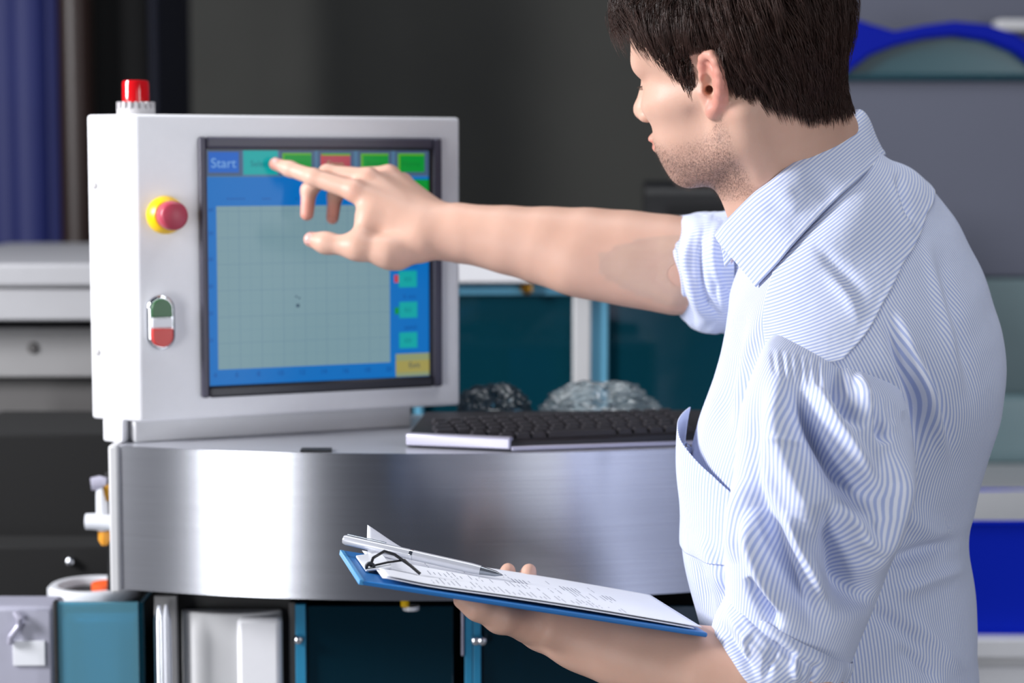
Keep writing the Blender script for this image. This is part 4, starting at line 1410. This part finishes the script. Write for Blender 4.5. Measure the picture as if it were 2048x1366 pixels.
# ------------------------------------------------------------------ shirt: lofted cloth with sculpted folds
def loft(rings, nu, nv, ex=1.0):
    """rings: (Lx, Ly, Rx, Ry, Dc, skew, near, far, drop, shift) -> grid (nv, nu, 3); t=0 right, 90 near, 180 left, 270 far"""
    A = []
    for (lx, ly, rx, ry, dc, sk, rn, rf, dz, sh) in rings:
        Lp = W(lx, ly, dc - sk); Rp = W(rx, ry, dc + sk)
        C = (Lp + Rp) / 2; e1 = (Rp - Lp) / 2
        en = np.array([sh, -rn, dz]); ef = np.array([-sh, rf, -dz])
        A.append([C, e1, en, ef])
    A = crom(np.array(A), nv)
    t = np.linspace(0, 2 * math.pi, nu, endpoint=False)
    c, s_ = np.cos(t), np.sin(t)
    c = np.sign(c) * np.abs(c) ** ex; s_ = np.sign(s_) * np.abs(s_) ** ex
    G = A[:, None, 0] + c[None, :, None] * A[:, None, 1] + np.where(s_[None, :, None] > 0, s_[None, :, None] * A[:, None, 2], -s_[None, :, None] * A[:, None, 3])
    return G


def fold(G, N, strokes, closed=True, face=True):
    """sculpt ridges (+) and valleys (-) along strokes given in photo pixels; only the side seen by the photo"""
    Q = proj(G); shp = Q.shape[:2]
    view = G - np.array([0, 0, CAMZ]); view /= np.linalg.norm(view, axis=-1, keepdims=True)
    fac = np.clip(-(view * N).sum(-1) * 3.5, 0, 1) if face else np.ones(shp)
    disp_ = np.zeros(shp)
    for (pts, w, amp) in strokes:
        pts = crom(np.array(pts, float), max(10, 4 * len(pts)))
        lo, hi = pts.min(0) - 3 * w, pts.max(0) + 3 * w
        sel = np.where(((Q > lo) & (Q < hi)).all(-1) & (fac > 0))
        q = Q[sel]
        if not len(q): continue
        d = np.full(len(q), 1e9); tt = np.zeros(len(q)); n = len(pts) - 1
        for i in range(n):
            a, b = pts[i], pts[i + 1]; ab = b - a; t = np.clip(((q - a) @ ab) / (ab @ ab + 1e-9), 0, 1)
            di = np.linalg.norm(q - a - t[:, None] * ab, axis=-1); m = di < d
            d = np.where(m, di, d); tt = np.where(m, (i + t) / n, tt)
        x = np.clip(np.minimum(tt, 1 - tt) * 2.6, 0, 1); taper = x * x * (3 - 2 * x)
        disp_[sel] += amp * np.exp(-(d / w) ** 2) * taper
    return G + N * (disp_ * fac)[..., None]


def wave_noise(G, amp, sc, seed=0):
    out = np.zeros(G.shape[:2]); r = np.random.default_rng(seed)
    for k in range(7):
        dv = r.normal(size=3); dv /= np.linalg.norm(dv); f = sc * r.uniform(.6, 1.8)
        ph = (G @ dv) * f + r.uniform(0, 6.3); dv2 = r.normal(size=3); ph += 1.6 * np.sin((G @ dv2) * f * .6 + r.uniform(0, 6))
        out += np.sin(ph) / 7 * 2.2
    return out * amp


def cloth(name, G, closed, uv, parent, thick=.0011, m=None):
    nv, nu = G.shape[:2]
    o = mesh_obj(name, G.reshape(-1, 3), grid_faces(nv, nu, closed), m or M['shirt'], None, smooth=True)
    me = o.data; ul = me.uv_layers.new(name='UVMap')
    idx = np.empty(len(me.loops), np.int32); me.loops.foreach_get('vertex_index', idx)
    U = uv.reshape(-1, 2)[idx]
    if closed:      # unwrap the closing column
        U = U.reshape(-1, 4, 2); per = uv[0, -1, 0] + (uv[0, -1, 0] - uv[0, -2, 0])
        wrap = (U[:, :, 0].max(1) - U[:, :, 0].min(1)) > per * .5
        U[wrap] = np.where((U[wrap][:, :, 0:1] < per * .5), U[wrap] + np.array([per, 0]), U[wrap]); U = U.reshape(-1, 2)
    ul.data.foreach_set('uv', U.astype(np.float32).ravel())
    if thick:
        so = o.modifiers.new('thick', 'SOLIDIFY'); so.thickness = thick; so.offset = -1
    par(o, parent)
    return o


def arc_uv(G, ref=None, closed=True):
    """u = arc length around at a reference row, v = mean arc length along"""
    nv, nu = G.shape[:2]
    r = G[nv // 2 if ref is None else ref]
    du = np.linalg.norm(np.diff(r, axis=0), axis=1); u = np.concatenate([[0], np.cumsum(du)])
    dv = np.linalg.norm(np.diff(G, axis=0), axis=2).mean(1); v = np.concatenate([[0], np.cumsum(dv)])
    return np.stack(np.broadcast_arrays(u[None, :], v[:, None]), -1).copy()


TR = [  # Lx, Ly, Rx, Ry, Dc, skew, near, far, drop, shift
    (1535, 465, 1728, 282, 2.105, .015, .074, .075, -.006, -.006),
    (1490, 535, 1775, 322, 2.105, .02, .122, .12, -.020, -.01),
    (1462, 590, 1842, 362, 2.105, .03, .150, .16, -.040, -.02),
    (1455, 640, 1912, 445, 2.105, .04, .182, .19, -.050, -.025),
    (1448, 690, 1966, 548, 2.10, .05, .192, .19, -.045, -.02),
    (1428, 770, 1999, 680, 2.10, .05, .188, .18, -.03, -.01),
    (1398, 855, 1990, 800, 2.10, .05, .178, .17, -.015, 0),
    (1378, 945, 1962, 905, 2.10, .05, .170, .165, -.005, 0),
    (1372, 1040, 1936, 1005, 2.10, .05, .165, .165, 0, 0),
    (1366, 1120, 1926, 1062, 2.10, .05, .163, .163, 0, 0),
    (1396, 1232, 1938, 1180, 2.10, .05, .163, .163, 0, 0),
    (1422, 1366, 1946, 1366, 2.10, .05, .165, .165, 0, 0),
    (1418, 1520, 1955, 1520, 2.10, .05, .172, .172, 0, 0)]
NU, NVV = 460, 420
TG = loft(TR, NU, NVV, .92)
TUV = arc_uv(TG, int(NVV * .55))
TN = grid_normals(TG, True)
if (TN[NVV // 2, NU // 4] * np.array([0, -1, 0])).sum() < 0: TN = -TN
torso_strokes = [
    # deep pleat below the yoke and the folds fanning from it
    ([(1762, 618), (1795, 690), (1822, 770), (1838, 860), (1845, 960)], 13, -.012),
    ([(1780, 610), (1822, 690), (1855, 790), (1880, 900)], 16, .007),
    ([(1800, 640), (1850, 740), (1890, 850), (1915, 950)], 12, -.006),
    ([(1845, 470), (1870, 560), (1900, 680), (1925, 800)], 12, .004),
    ([(1868, 480), (1905, 600), (1935, 720), (1950, 830)], 13, -.004),
    ([(1820, 700), (1865, 820), (1900, 930)], 14, .006),
    ([(1700, 900), (1790, 1010), (1880, 1075), (1925, 1062)], 26, .006),
    ([(1760, 1130), (1840, 1105), (1930, 1068)], 16, -.008),
    ([(1780, 1190), (1860, 1160), (1940, 1130)], 15, .005),
    ([(1730, 1215), (1790, 1250), (1850, 1300)], 14, -.005),
    ([(1820, 1230), (1880, 1290), (1930, 1350)], 16, .004),
    ([(1790, 1290), (1840, 1330), (1880, 1366)], 12, -.004),
    # chest
    ([(1500, 600), (1465, 700), (1450, 800), (1448, 880)], 16, -.008),
    ([(1525, 620), (1500, 700), (1480, 790), (1470, 880)], 14, .005),
    ([(1440, 740), (1420, 830), (1412, 900)], 14, .003),
    ([(1380, 1100), (1400, 1170), (1430, 1240)], 12, -.007),
    ([(1400, 1060), (1430, 1130), (1450, 1190)], 14, .005),
    # yoke drape lines
    ([(1620, 480), (1660, 520), (1700, 560), (1735, 610)], 12, -.0035),
    ([(1640, 540), (1690, 590), (1722, 650)], 10, .003),
    ([(1790, 345), (1805, 400), (1822, 450)], 9, -.005),
    ([(1778, 350), (1800, 420), (1835, 480)], 9, .003),
]
TG2 = fold(TG, TN, [(p, w, a * 1.3) for p, w, a in torso_strokes])
TG2 = TG2 + TN * wave_noise(TG, .0012, 40, 3)[..., None]
shirt = cloth('shirt', TG2, True, TUV, person)
shirt['label'] = 'white shirt with fine blue stripes'


# yoke: upper back panel, stripes running across, edge stitched over the back
def sub_patch(t0, t1, v0f, v1f, nu, nv):
    """sample the finished torso surface; v0f/v1f functions of angle giving row fractions"""
    t = np.radians(np.linspace(t0, t1, nu)); out = np.zeros((nv, nu, 3)); nn = np.zeros((nv, nu, 3))
    for j, a in enumerate(t):
        f = np.linspace(v0f(math.degrees(a)), v1f(math.degrees(a)), nv) * (NVV - 1)
        cc = (a / (2 * math.pi) * NU) % NU; c0 = int(cc) % NU; c1 = (c0 + 1) % NU; cf = cc - int(cc)
        i0 = np.minimum(f.astype(int), NVV - 2); fr = (f - i0)[:, None]
        for src, dst in ((TG2, out), (TN, nn)):
            dst[:, j] = (src[i0, c0] * (1 - fr) + src[i0 + 1, c0] * fr) * (1 - cf) + (src[i0, c1] * (1 - fr) + src[i0 + 1, c1] * fr) * cf
    return out, nn


YE = lambda a: float(np.interp(a, [-70, -11, 24, 57, 74, 88, 97, 112, 128], [.21, .20, .188, .207, .236, .274, .300, .292, .26]))
YG, YN = sub_patch(-70, 128, lambda a: .012, YE, 150, 90)
vv = np.linspace(0, 1, 90)
prof = .0016 + .0007 * np.exp(-((1 - vv) / .03) ** 2)
YG2 = YG + YN * prof[:, None, None]
yuv = arc_uv(YG, 60, False)
rowlen = np.concatenate([[0], np.cumsum(np.linalg.norm(np.diff(TG, axis=0), axis=2)[:, NU // 5])])
for j, a in enumerate(np.linspace(-70, 128, 150)):
    yuv[:, j, 1] = np.interp(np.linspace(.012, YE(a), 90) * (NVV - 1), np.arange(NVV), rowlen)
yuv = yuv[..., ::-1].copy()
yoke = cloth('yoke', YG2, False, yuv, shirt)


# sleeves
def sleeve(name, rings, nu, nv, strokes, seed, amp, ex=1.0, nsc=70, parent=shirt, crumple=None):
    G = loft(rings, nu, nv, ex); uv = arc_uv(G, int(nv * .4)); N = grid_normals(G, True)
    cen = G.mean(1, keepdims=True)
    if ((G - cen) * N).sum() < 0: N = -N
    G = fold(G, N, strokes) + N * wave_noise(G, amp, nsc, seed)[..., None]
    return cloth(name, G, True, uv, parent)


LS = [(1575, 655, 1735, 700, 1.965, .01, .035, .05, -.01, 0),
      (1535, 690, 1792, 760, 1.925, .01, .052, .06, -.01, 0),
      (1508, 740, 1815, 822, 1.905, .01, .065, .07, 0, 0),
      (1484, 815, 1824, 885, 1.892, .01, .074, .075, 0, 0),
      (1470, 910, 1828, 960, 1.884, .01, .077, .075, 0, 0),
      (1458, 1010, 1806, 1045, 1.880, .01, .076, .074, 0, 0),
      (1450, 1095, 1772, 1135, 1.880, .01, .073, .072, 0, 0),
      (1452, 1160, 1738, 1225, 1.882, .01, .070, .07, 0, 0),
      (1452, 1205, 1706, 1305, 1.884, .01, .064, .064, 0, 0),
      (1445, 1240, 1690, 1350, 1.886, .01, .056, .056, 0, 0)]
ls_strokes = [
    ([(1592, 725), (1600, 800), (1650, 890), (1720, 985), (1748, 1040)], 26, -.019),
    ([(1622, 760), (1660, 830), (1720, 920), (1765, 1000)], 16, .011),
    ([(1560, 730), (1552, 830), (1580, 940), (1640, 1060), (1700, 1180)], 22, .010),
    ([(1640, 1000), (1668, 1080), (1715, 1180), (1728, 1225)], 24, -.016),
    ([(1690, 1000), (1720, 1060), (1745, 1110)], 13, .007),
    ([(1668, 720), (1685, 790), (1730, 860)], 12, -.010),
    ([(1712, 742), (1735, 800), (1765, 870)], 11, .006),
    ([(1740, 790), (1762, 850), (1775, 890)], 10, -.008),
    ([(1530, 760), (1505, 870), (1510, 980), (1520, 1080)], 18, -.008),
    ([(1520, 960), (1545, 1060), (1600, 1180), (1650, 1280)], 22, -.016),
    ([(1565, 1020), (1610, 1110), (1660, 1210)], 13, .010),
    ([(1500, 1010), (1512, 1110), (1560, 1230)], 14, .009),
    ([(1498, 1150), (1520, 1200), (1560, 1262)], 10, -.012),
    ([(1780, 900), (1790, 980), (1760, 1080), (1720, 1190)], 18, .006),
    ([(1480, 950), (1470, 1050), (1468, 1130)], 12, .005),
    ([(1540, 880), (1580, 884), (1622, 880)], 7, .002),
]
ls_strokes = [(p, w * 1.12, a * 1.75) for p, w, a in ls_strokes]
ls_strokes += [([(1610, 770), (1650, 870), (1700, 960), (1745, 1030)], 44, -.016), ([(1610, 1000), (1650, 1090), (1700, 1190), (1715, 1240)], 40, -.016),
               ([(1800, 860), (1800, 960), (1765, 1080), (1730, 1190)], 26, .010), ([(1540, 800), (1530, 920), (1560, 1040), (1610, 1160)], 22, .008)]
for i in range(16):     # gathers at the armhole seam
    u = i / 15; x = 1545 + 262 * u; y = 702 + 40 * u + 85 * u * u
    ls_strokes.append(([(x, y - 8), (x + 3 + 9 * u, y + 22), (x + 6 + 16 * u, y + 52)], 6.5, -.0030 * (1 if i % 2 else .6)))
sleeve('sleeve', LS, 420, 460, ls_strokes, 11, .0010, 1.0, 42)
# armhole seam bead
# rolled cuff of the near sleeve
CU = [(1462, 1188, 1702, 1318, 1.884, .01, .066, .066, 0, 0),
      (1448, 1204, 1698, 1336, 1.884, .01, .071, .07, 0, 0),
      (1434, 1232, 1672, 1372, 1.886, .01, .070, .07, 0, 0),
      (1426, 1258, 1610, 1402, 1.888, .01, .066, .066, 0, 0),
      (1428, 1268, 1540, 1418, 1.890, .008, .060, .06, 0, 0),
      (1440, 1276, 1520, 1412, 1.890, .006, .052, .052, 0, 0)]
cu_strokes = [([(1470, 1195), (1520, 1260), (1580, 1310), (1650, 1350)], 9, -.007), ([(1450, 1215), (1490, 1275), (1560, 1345)], 10, .005),
              ([(1440, 1240), (1470, 1300), (1520, 1366)], 9, -.007), ([(1560, 1280), (1540, 1320), (1530, 1366)], 8, -.005),
              ([(1600, 1300), (1590, 1340), (1600, 1366)], 8, .005), ([(1640, 1320), (1625, 1350), (1620, 1375)], 7, -.005), ([(1505, 1250), (1490, 1290), (1490, 1330)], 7, .004)]
sleeve('rolled_cuff', CU, 300, 150, cu_strokes, 5, .0022, 1.0, 90)
# far sleeve, rolled above the elbow
RS = [(1790, 690, 1800, 400, 2.285, 0, .075, .075, 0, 0),
      (1640, 690, 1650, 405, 2.285, 0, .075, .075, 0, 0),
      (1540, 680, 1545, 415, 2.285, 0, .072, .072, 0, 0),
      (1470, 664, 1462, 424, 2.287, 0, .068, .068, 0, 0),
      (1412, 660, 1398, 430, 2.288, 0, .066, .066, 0, 0)]
sleeve('sleeve', RS, 200, 200, [([(1480, 450), (1465, 540), (1470, 640)], 9, -.008), ([(1450, 440), (1436, 540), (1450, 650)], 9, .005)], 21, .0025, 1.0, 80)
RC = [(1462, 658, 1450, 428, 2.287, 0, .066, .066, 0, 0),
      (1430, 664, 1418, 424, 2.288, 0, .071, .071, 0, 0),
      (1398, 660, 1378, 430, 2.289, 0, .071, .071, 0, 0),
      (1374, 644, 1350, 442, 2.290, 0, .066, .066, 0, 0),
      (1362, 628, 1338, 452, 2.290, 0, .059, .059, 0, 0),
      (1372, 616, 1350, 462, 2.290, 0, .052, .052, 0, 0)]
rc_strokes = [([(1372, 440), (1352, 520), (1366, 600), (1400, 650)], 7, -.006), ([(1392, 436), (1372, 520), (1390, 600), (1420, 655)], 8, .005),
              ([(1412, 440), (1400, 520), (1415, 600), (1450, 640)], 7, -.007), ([(1430, 450), (1425, 520), (1450, 590)], 7, .004), ([(1345, 470), (1340, 540), (1355, 600)], 6, .003)]
sleeve('rolled_cuff', RC, 220, 110, rc_strokes, 9, .002, 1.0, 90)

# collar: band inside, folded leaf outside, both sides
foldc = [(1434, 466, 2.045), (1490, 405, 2.030), (1560, 349, 2.022), (1640, 288, 2.045), (1690, 246, 2.085), (1714, 224, 2.125), (1700, 232, 2.165), (1640, 285, 2.195), (1560, 350, 2.200), (1495, 405, 2.185), (1445, 462, 2.13)]
edgec = [(1512, 574, 1.968), (1560, 522, 1.955), (1612, 462, 1.952), (1680, 392, 1.975), (1735, 342, 2.03), (1766, 312, 2.11), (1760, 318, 2.19), (1690, 370, 2.25), (1610, 440, 2.262), (1545, 500, 2.255), (1490, 540, 2.22)]
nC = 200
Qt = proj(TG2); vis = ((TG2 - np.array([0, 0, CAMZ])) * TN).sum(-1) < 0
for i_ in range(6):
    px_, py_, D_ = edgec[i_]
    dd = np.where(vis, np.hypot(Qt[..., 0] - px_, Qt[..., 1] - py_), 1e9); k_ = np.unravel_index(dd.argmin(), dd.shape)
    if dd[k_] < 12: edgec[i_] = (px_, py_, TG2[k_][1] - .007)
Fc_ = crom([W(*p) for p in foldc], nC); Ec_ = crom([W(*p) for p in edgec], nC)
ctr = np.array([(Fc_.mean(0))[0], Fc_.mean(0)[1], 0])
nr = 34
G = np.zeros((nr, nC, 3))
for i in range(nr):
    f = i / (nr - 1)
    base = Fc_ * (1 - f) + Ec_ * f
    outw = base - (Fc_ + Ec_).mean(0) / 2 - 0; outw = base - NB; outw[:, 2] *= .3; outw /= np.linalg.norm(outw, axis=1, keepdims=True)
    bulge = .007 * math.sin(math.pi * min(1, f * 1.15) ** .55) * (1 - f * .7)
    G[i] = base + outw * (bulge)
cuv = arc_uv(G, 10, False)[..., ::-1].copy()
N = grid_normals(G)
if ((G - NB) * N).sum() < 0: N = -N
G = fold(G, N, [([(1600, 330), (1650, 380), (1672, 400)], 22, -.003), ([(1560, 370), (1600, 430)], 20, .003)])
G += N * (wave_noise(G, .0009, 60, 4) + .0008 * np.exp(-((np.linspace(0, 1, nr) - .93) / .02) ** 2)[:, None])[..., None]
collar = cloth('collar', G, False, cuv, shirt, .0016)
# inner stand
G = np.zeros((14, nC, 3))
for i in range(14):
    f = i / 13
    outw = Fc_ - NB; outw[:, 2] = 0; outw /= np.linalg.norm(outw, axis=1, keepdims=True)
    G[i] = Fc_ - outw * (.0015 + .004 * math.sin(math.pi * f / 2)) + np.array([.004 * f, 0, -.036 * f])
cloth('collar_stand', G, False, arc_uv(G, 5, False)[..., ::-1].copy(), shirt, .001)

# chest pocket standing slightly open, with a metal clip
PG, PN = sub_patch(196, 128, lambda a: float(np.interp(a, [128, 135, 150, 180, 196], [.61, .60, .562, .505, .49])), lambda a: .725, 60, 60)
aa = np.linspace(196, 128, 60); vv = np.linspace(0, 1, 60)
gap = np.exp(-((aa - 178) / 24) ** 2)[None, :] * (1 - vv[:, None]) ** 1.3 * .020 + .0015
PG2 = PG + PN * gap[..., None]
pk = cloth('chest_pocket', PG2, False, arc_uv(PG, 30, False), shirt, .0012)
bcl = empty('badge_clip', W(1374, 905, 2.06))
tag(bcl, 'small silver clip peeking out of the open chest pocket', 'clip')
par(tube('clip_wire', [W(1362, 893, 2.052), W(1372, 886, 2.050), W(1380, 896, 2.052), W(1384, 920, 2.056)], .0016, M['chrome'], n=8), bcl)
par(lathe('clip_stud', [(0, -.003), (.0045, -.002), (.0045, .002), (0, .003)], W(1373, 903, 2.048), (.3, -1, .2), M['chrome'], n=14), bcl)
par(prism('clip_plate', [W(1364, 900, 2.054), W(1382, 912, 2.054), W(1388, 945, 2.058), W(1370, 935, 2.058)], (0, .0012, 0), M['pen_tip']), bcl)

# trousers and shoes (below the frame)
zc = W(1690, 1500, 2.10)[2]
for s_, hp in zip((-1, 1), HIPS):
    prof = [(np.array([hp[0], hp[1], .98]), .10), (np.array([hp[0], hp[1], .80]), .100), (np.array([hp[0] - .01, hp[1], .50]), .078), (np.array([hp[0] + .005, hp[1], .25]), .065), (np.array([hp[0] + .01, hp[1], .06]), .058)]
    bm = bmesh.new(); bm_tube(bm, [p for p, r in prof], [r for p, r in prof], 28)
    o = bm_obj('trouser_leg', bm, M['trousers'], None, smooth=True); par(o, person)
    sub = o.modifiers.new('sub', 'SUBSURF'); sub.levels = 1; sub.render_levels = 2
    bm = bmesh.new()
    fx = np.array([-math.cos(math.radians(33)), math.sin(math.radians(33)), 0]); b0 = np.array([hp[0] + .01, hp[1], 0])
    pts = [b0 - fx * .09 + (0, 0, .05), b0 - fx * .03 + (0, 0, .052), b0 + fx * .06 + (0, 0, .045), b0 + fx * .13 + (0, 0, .036), b0 + fx * .185 + (0, 0, .03)]
    bm_tube(bm, pts, [.030, .045, .044, .040, .022], 20)
    for v in bm.verts: v.co.z = max(v.co.z, 0.001)
    o = bm_obj('shoe', bm, M['shoe'], None, smooth=True); par(o, person)

# ------------------------------------------------------------------ clipboard, papers, pen
cA, cB, cC_, cD = W(722, 1160, 1.802), W(1416, 1266, 1.845), W(1352, 1198, 2.035), W(682, 1100, 2.02)
cl_o = empty('clipboard', (cA + cB + cC_ + cD) / 4)
tag(cl_o, 'blue clipboard held flat in the left hand', 'clipboard')
up = np.cross(cB - cA, cD - cA); up /= np.linalg.norm(up)
if up[2] < 0: up = -up
cC_ = cA + (cB - cA) + (cD - cA)
par(prism('board', [cA, cB, cC_, cD], -up * .0045, M['board'], bevel=.0015), cl_o)
eu = (cB - cA); LN = np.linalg.norm(eu); eu /= LN; ev = (cD - cA) - eu * ((cD - cA) @ eu); WD = np.linalg.norm(ev); ev /= WD
CF = Frame(cA, eu, ev, up)
par(box('board_edge', (-.0015, 0, -.0046), (.003, WD * .98, .0006), M['board_edge'], fr=Frame(cA, eu, (cD - cA) / np.linalg.norm(cD - cA), up), bevel=.0006), cl_o)
# clip: spring tube plus bent black wire arms
ve = (cD - cA) / WD
CF2 = Frame(cA, eu, (cD - cA) / np.linalg.norm(cD - cA), up)
par(prism('clip_jaw', [CF2.pt(.010, .060, .001), CF2.pt(.034, .060, .008), CF2.pt(.034, .165, .008), CF2.pt(.010, .165, .001)], up * .0022, M['clear_white'], bevel=.0006), cl_o)
for v0 in (.066,):
    par(tube('clip_wire', [CF2.pt(.014, v0, .006), CF2.pt(.016, v0 + .004, .014), CF2.pt(.026, v0 + .008, .0215), CF2.pt(.036, v0 + .006, .020), CF2.pt(.052, v0, .0125), CF2.pt(.062, v0 - .004, .0065)], .0015, M['clip_black'], n=8), cl_o)
    par(tube('clip_wire', [CF2.pt(.014, v0, .006), CF2.pt(.030, v0 + .002, .012), CF2.pt(.046, v0 + .004, .0165), CF2.pt(.060, v0, .0075)], .0011, M['clip_black'], n=8), cl_o)
    par(lathe('clip_coil', [(.0022, -.004), (.0048, -.004), (.0052, 0), (.0048, .004), (.0022, .004), (.0022, -.004)], CF2.pt(.014, v0 - .001, .0055), CF2.v, M['clip_black'], n=16), cl_o)


# sheets of paper
def sheet(name, u0, u1, v0, v1, h, curl, mt, label, nu=60, nv=40):
    G = np.zeros((nv, nu, 3))
    for i in range(nv):
        for j in range(nu):
            a = j / (nu - 1); b = i / (nv - 1)
            z = h + curl(a, b)
            G[i, j] = CF2.pt(u0 + (u1 - u0) * a, v0 + (v1 - v0) * b, z)
    o = mesh_obj(name, G.reshape(-1, 3), grid_faces(nv, nu), mt, None, smooth=True)
    so = o.modifiers.new('thick', 'SOLIDIFY'); so.thickness = .0004; so.offset = 1
    return tag(o, label, 'paper', 'sheets on the clipboard') if label else o


WB = np.linalg.norm(cD - cA)
base_curl = lambda a, b: .0035 * math.exp(-(a / .10) ** 2) * .8 + .0022 * math.sin(a * 3.1)
top_curl = lambda a, b: base_curl(a, b) + .0015 + .024 * max(0, (b - .72) / .28) ** 2 * max(0, (.22 - a) / .22) ** 1.3
sheet('paper_sheet', .020, LN - .012, .006, WB - .014, .0012, base_curl, M['paper2'], 'under sheet of white paper on the clipboard, its edge just showing')
ps = sheet('paper_sheet', .022, LN - .004, .010, WB - .004, .0016, top_curl, M['paper'], 'top printed sheet on the clipboard with one corner curling up')
bm = bmesh.new(); rr = random.Random(2)
def ink(u0, u1, v0, v1):
    def pz(u, v):
        a = (u - .022) / (LN - .026); b = (v - .010) / (WB - .014); return .0016 + top_curl(a, b) + .0005
    vs_ = [bm.verts.new(CF2.pt(u, v, pz(u, v))) for u, v in ((u0, v0), (u1, v0), (u1, v1), (u0, v1))]
    bm.faces.new(vs_)
u = .070
while u < LN - .07:
    for seg in range(rr.choice((1, 2, 2, 3))):
        v0 = .018 + seg * .06 + rr.uniform(0, .012); v1 = min(v0 + rr.uniform(.015, .052), WB - .02)
        for q in range(int((v1 - v0) / .006)):
            if rr.random() < .85: ink(u, u + .0009, v0 + q * .006, v0 + q * .006 + .0052)
    u += .0052 if u < .17 else rr.choice((.0045, .0045, .009))
for (u0, v0, k) in ((.165, .12, 4), (.215, .12, 5), (.255, .10, 3)):
    for q in range(k): ink(u0 + q * .004, u0 + q * .004 + .0013, v0, v0 + .03)
par(bm_obj('printed_text', bm, M['ink']), ps)['kind'] = 'stuff'
# pen
pen = empty('ballpoint_pen', CF2.pt(.06, .16, .01))
tag(pen, 'silver ballpoint pen lying across the papers on the clipboard', 'pen')
pa, pb = W(690, 1088, 1.985), W(985, 1162, 1.915)
pa = CF2.pt(-.004, .180, .0155); pb = CF2.pt(.152, .118, .0112)
pd = (pb - pa); pl_ = np.linalg.norm(pd); pd /= pl_
par(lathe('pen_barrel', [(0, 0), (.0042, .0005), (.0050, .003), (.0052, .05), (.0052, pl_ * .8), (.0046, pl_ * .86)], pa, pd, M['pen'], n=20), pen)
par(lathe('pen_tip', [(.0044, pl_ * .86), (.0030, pl_ * .95), (.0009, pl_ * .99), (0, pl_)], pa, pd, M['pen_tip'], n=20), pen)
par(lathe('pen_ring', [(.0054, pl_ * .42), (.0055, pl_ * .425), (.0055, pl_ * .435), (.0054, pl_ * .44)], pa, pd, M['chrome'], n=20), pen)
cu_ = np.cross(pd, np.array([0, 1, 0])); cu_ = cu_ if cu_[2] > 0 else -cu_
par(box('pen_clip', (0.004, -.0012, .0058), (.045, .0012, .0068), M['pen_tip'], fr=Frame(pa, pd, np.cross(cu_, pd), cu_), bevel=.0003), pen)
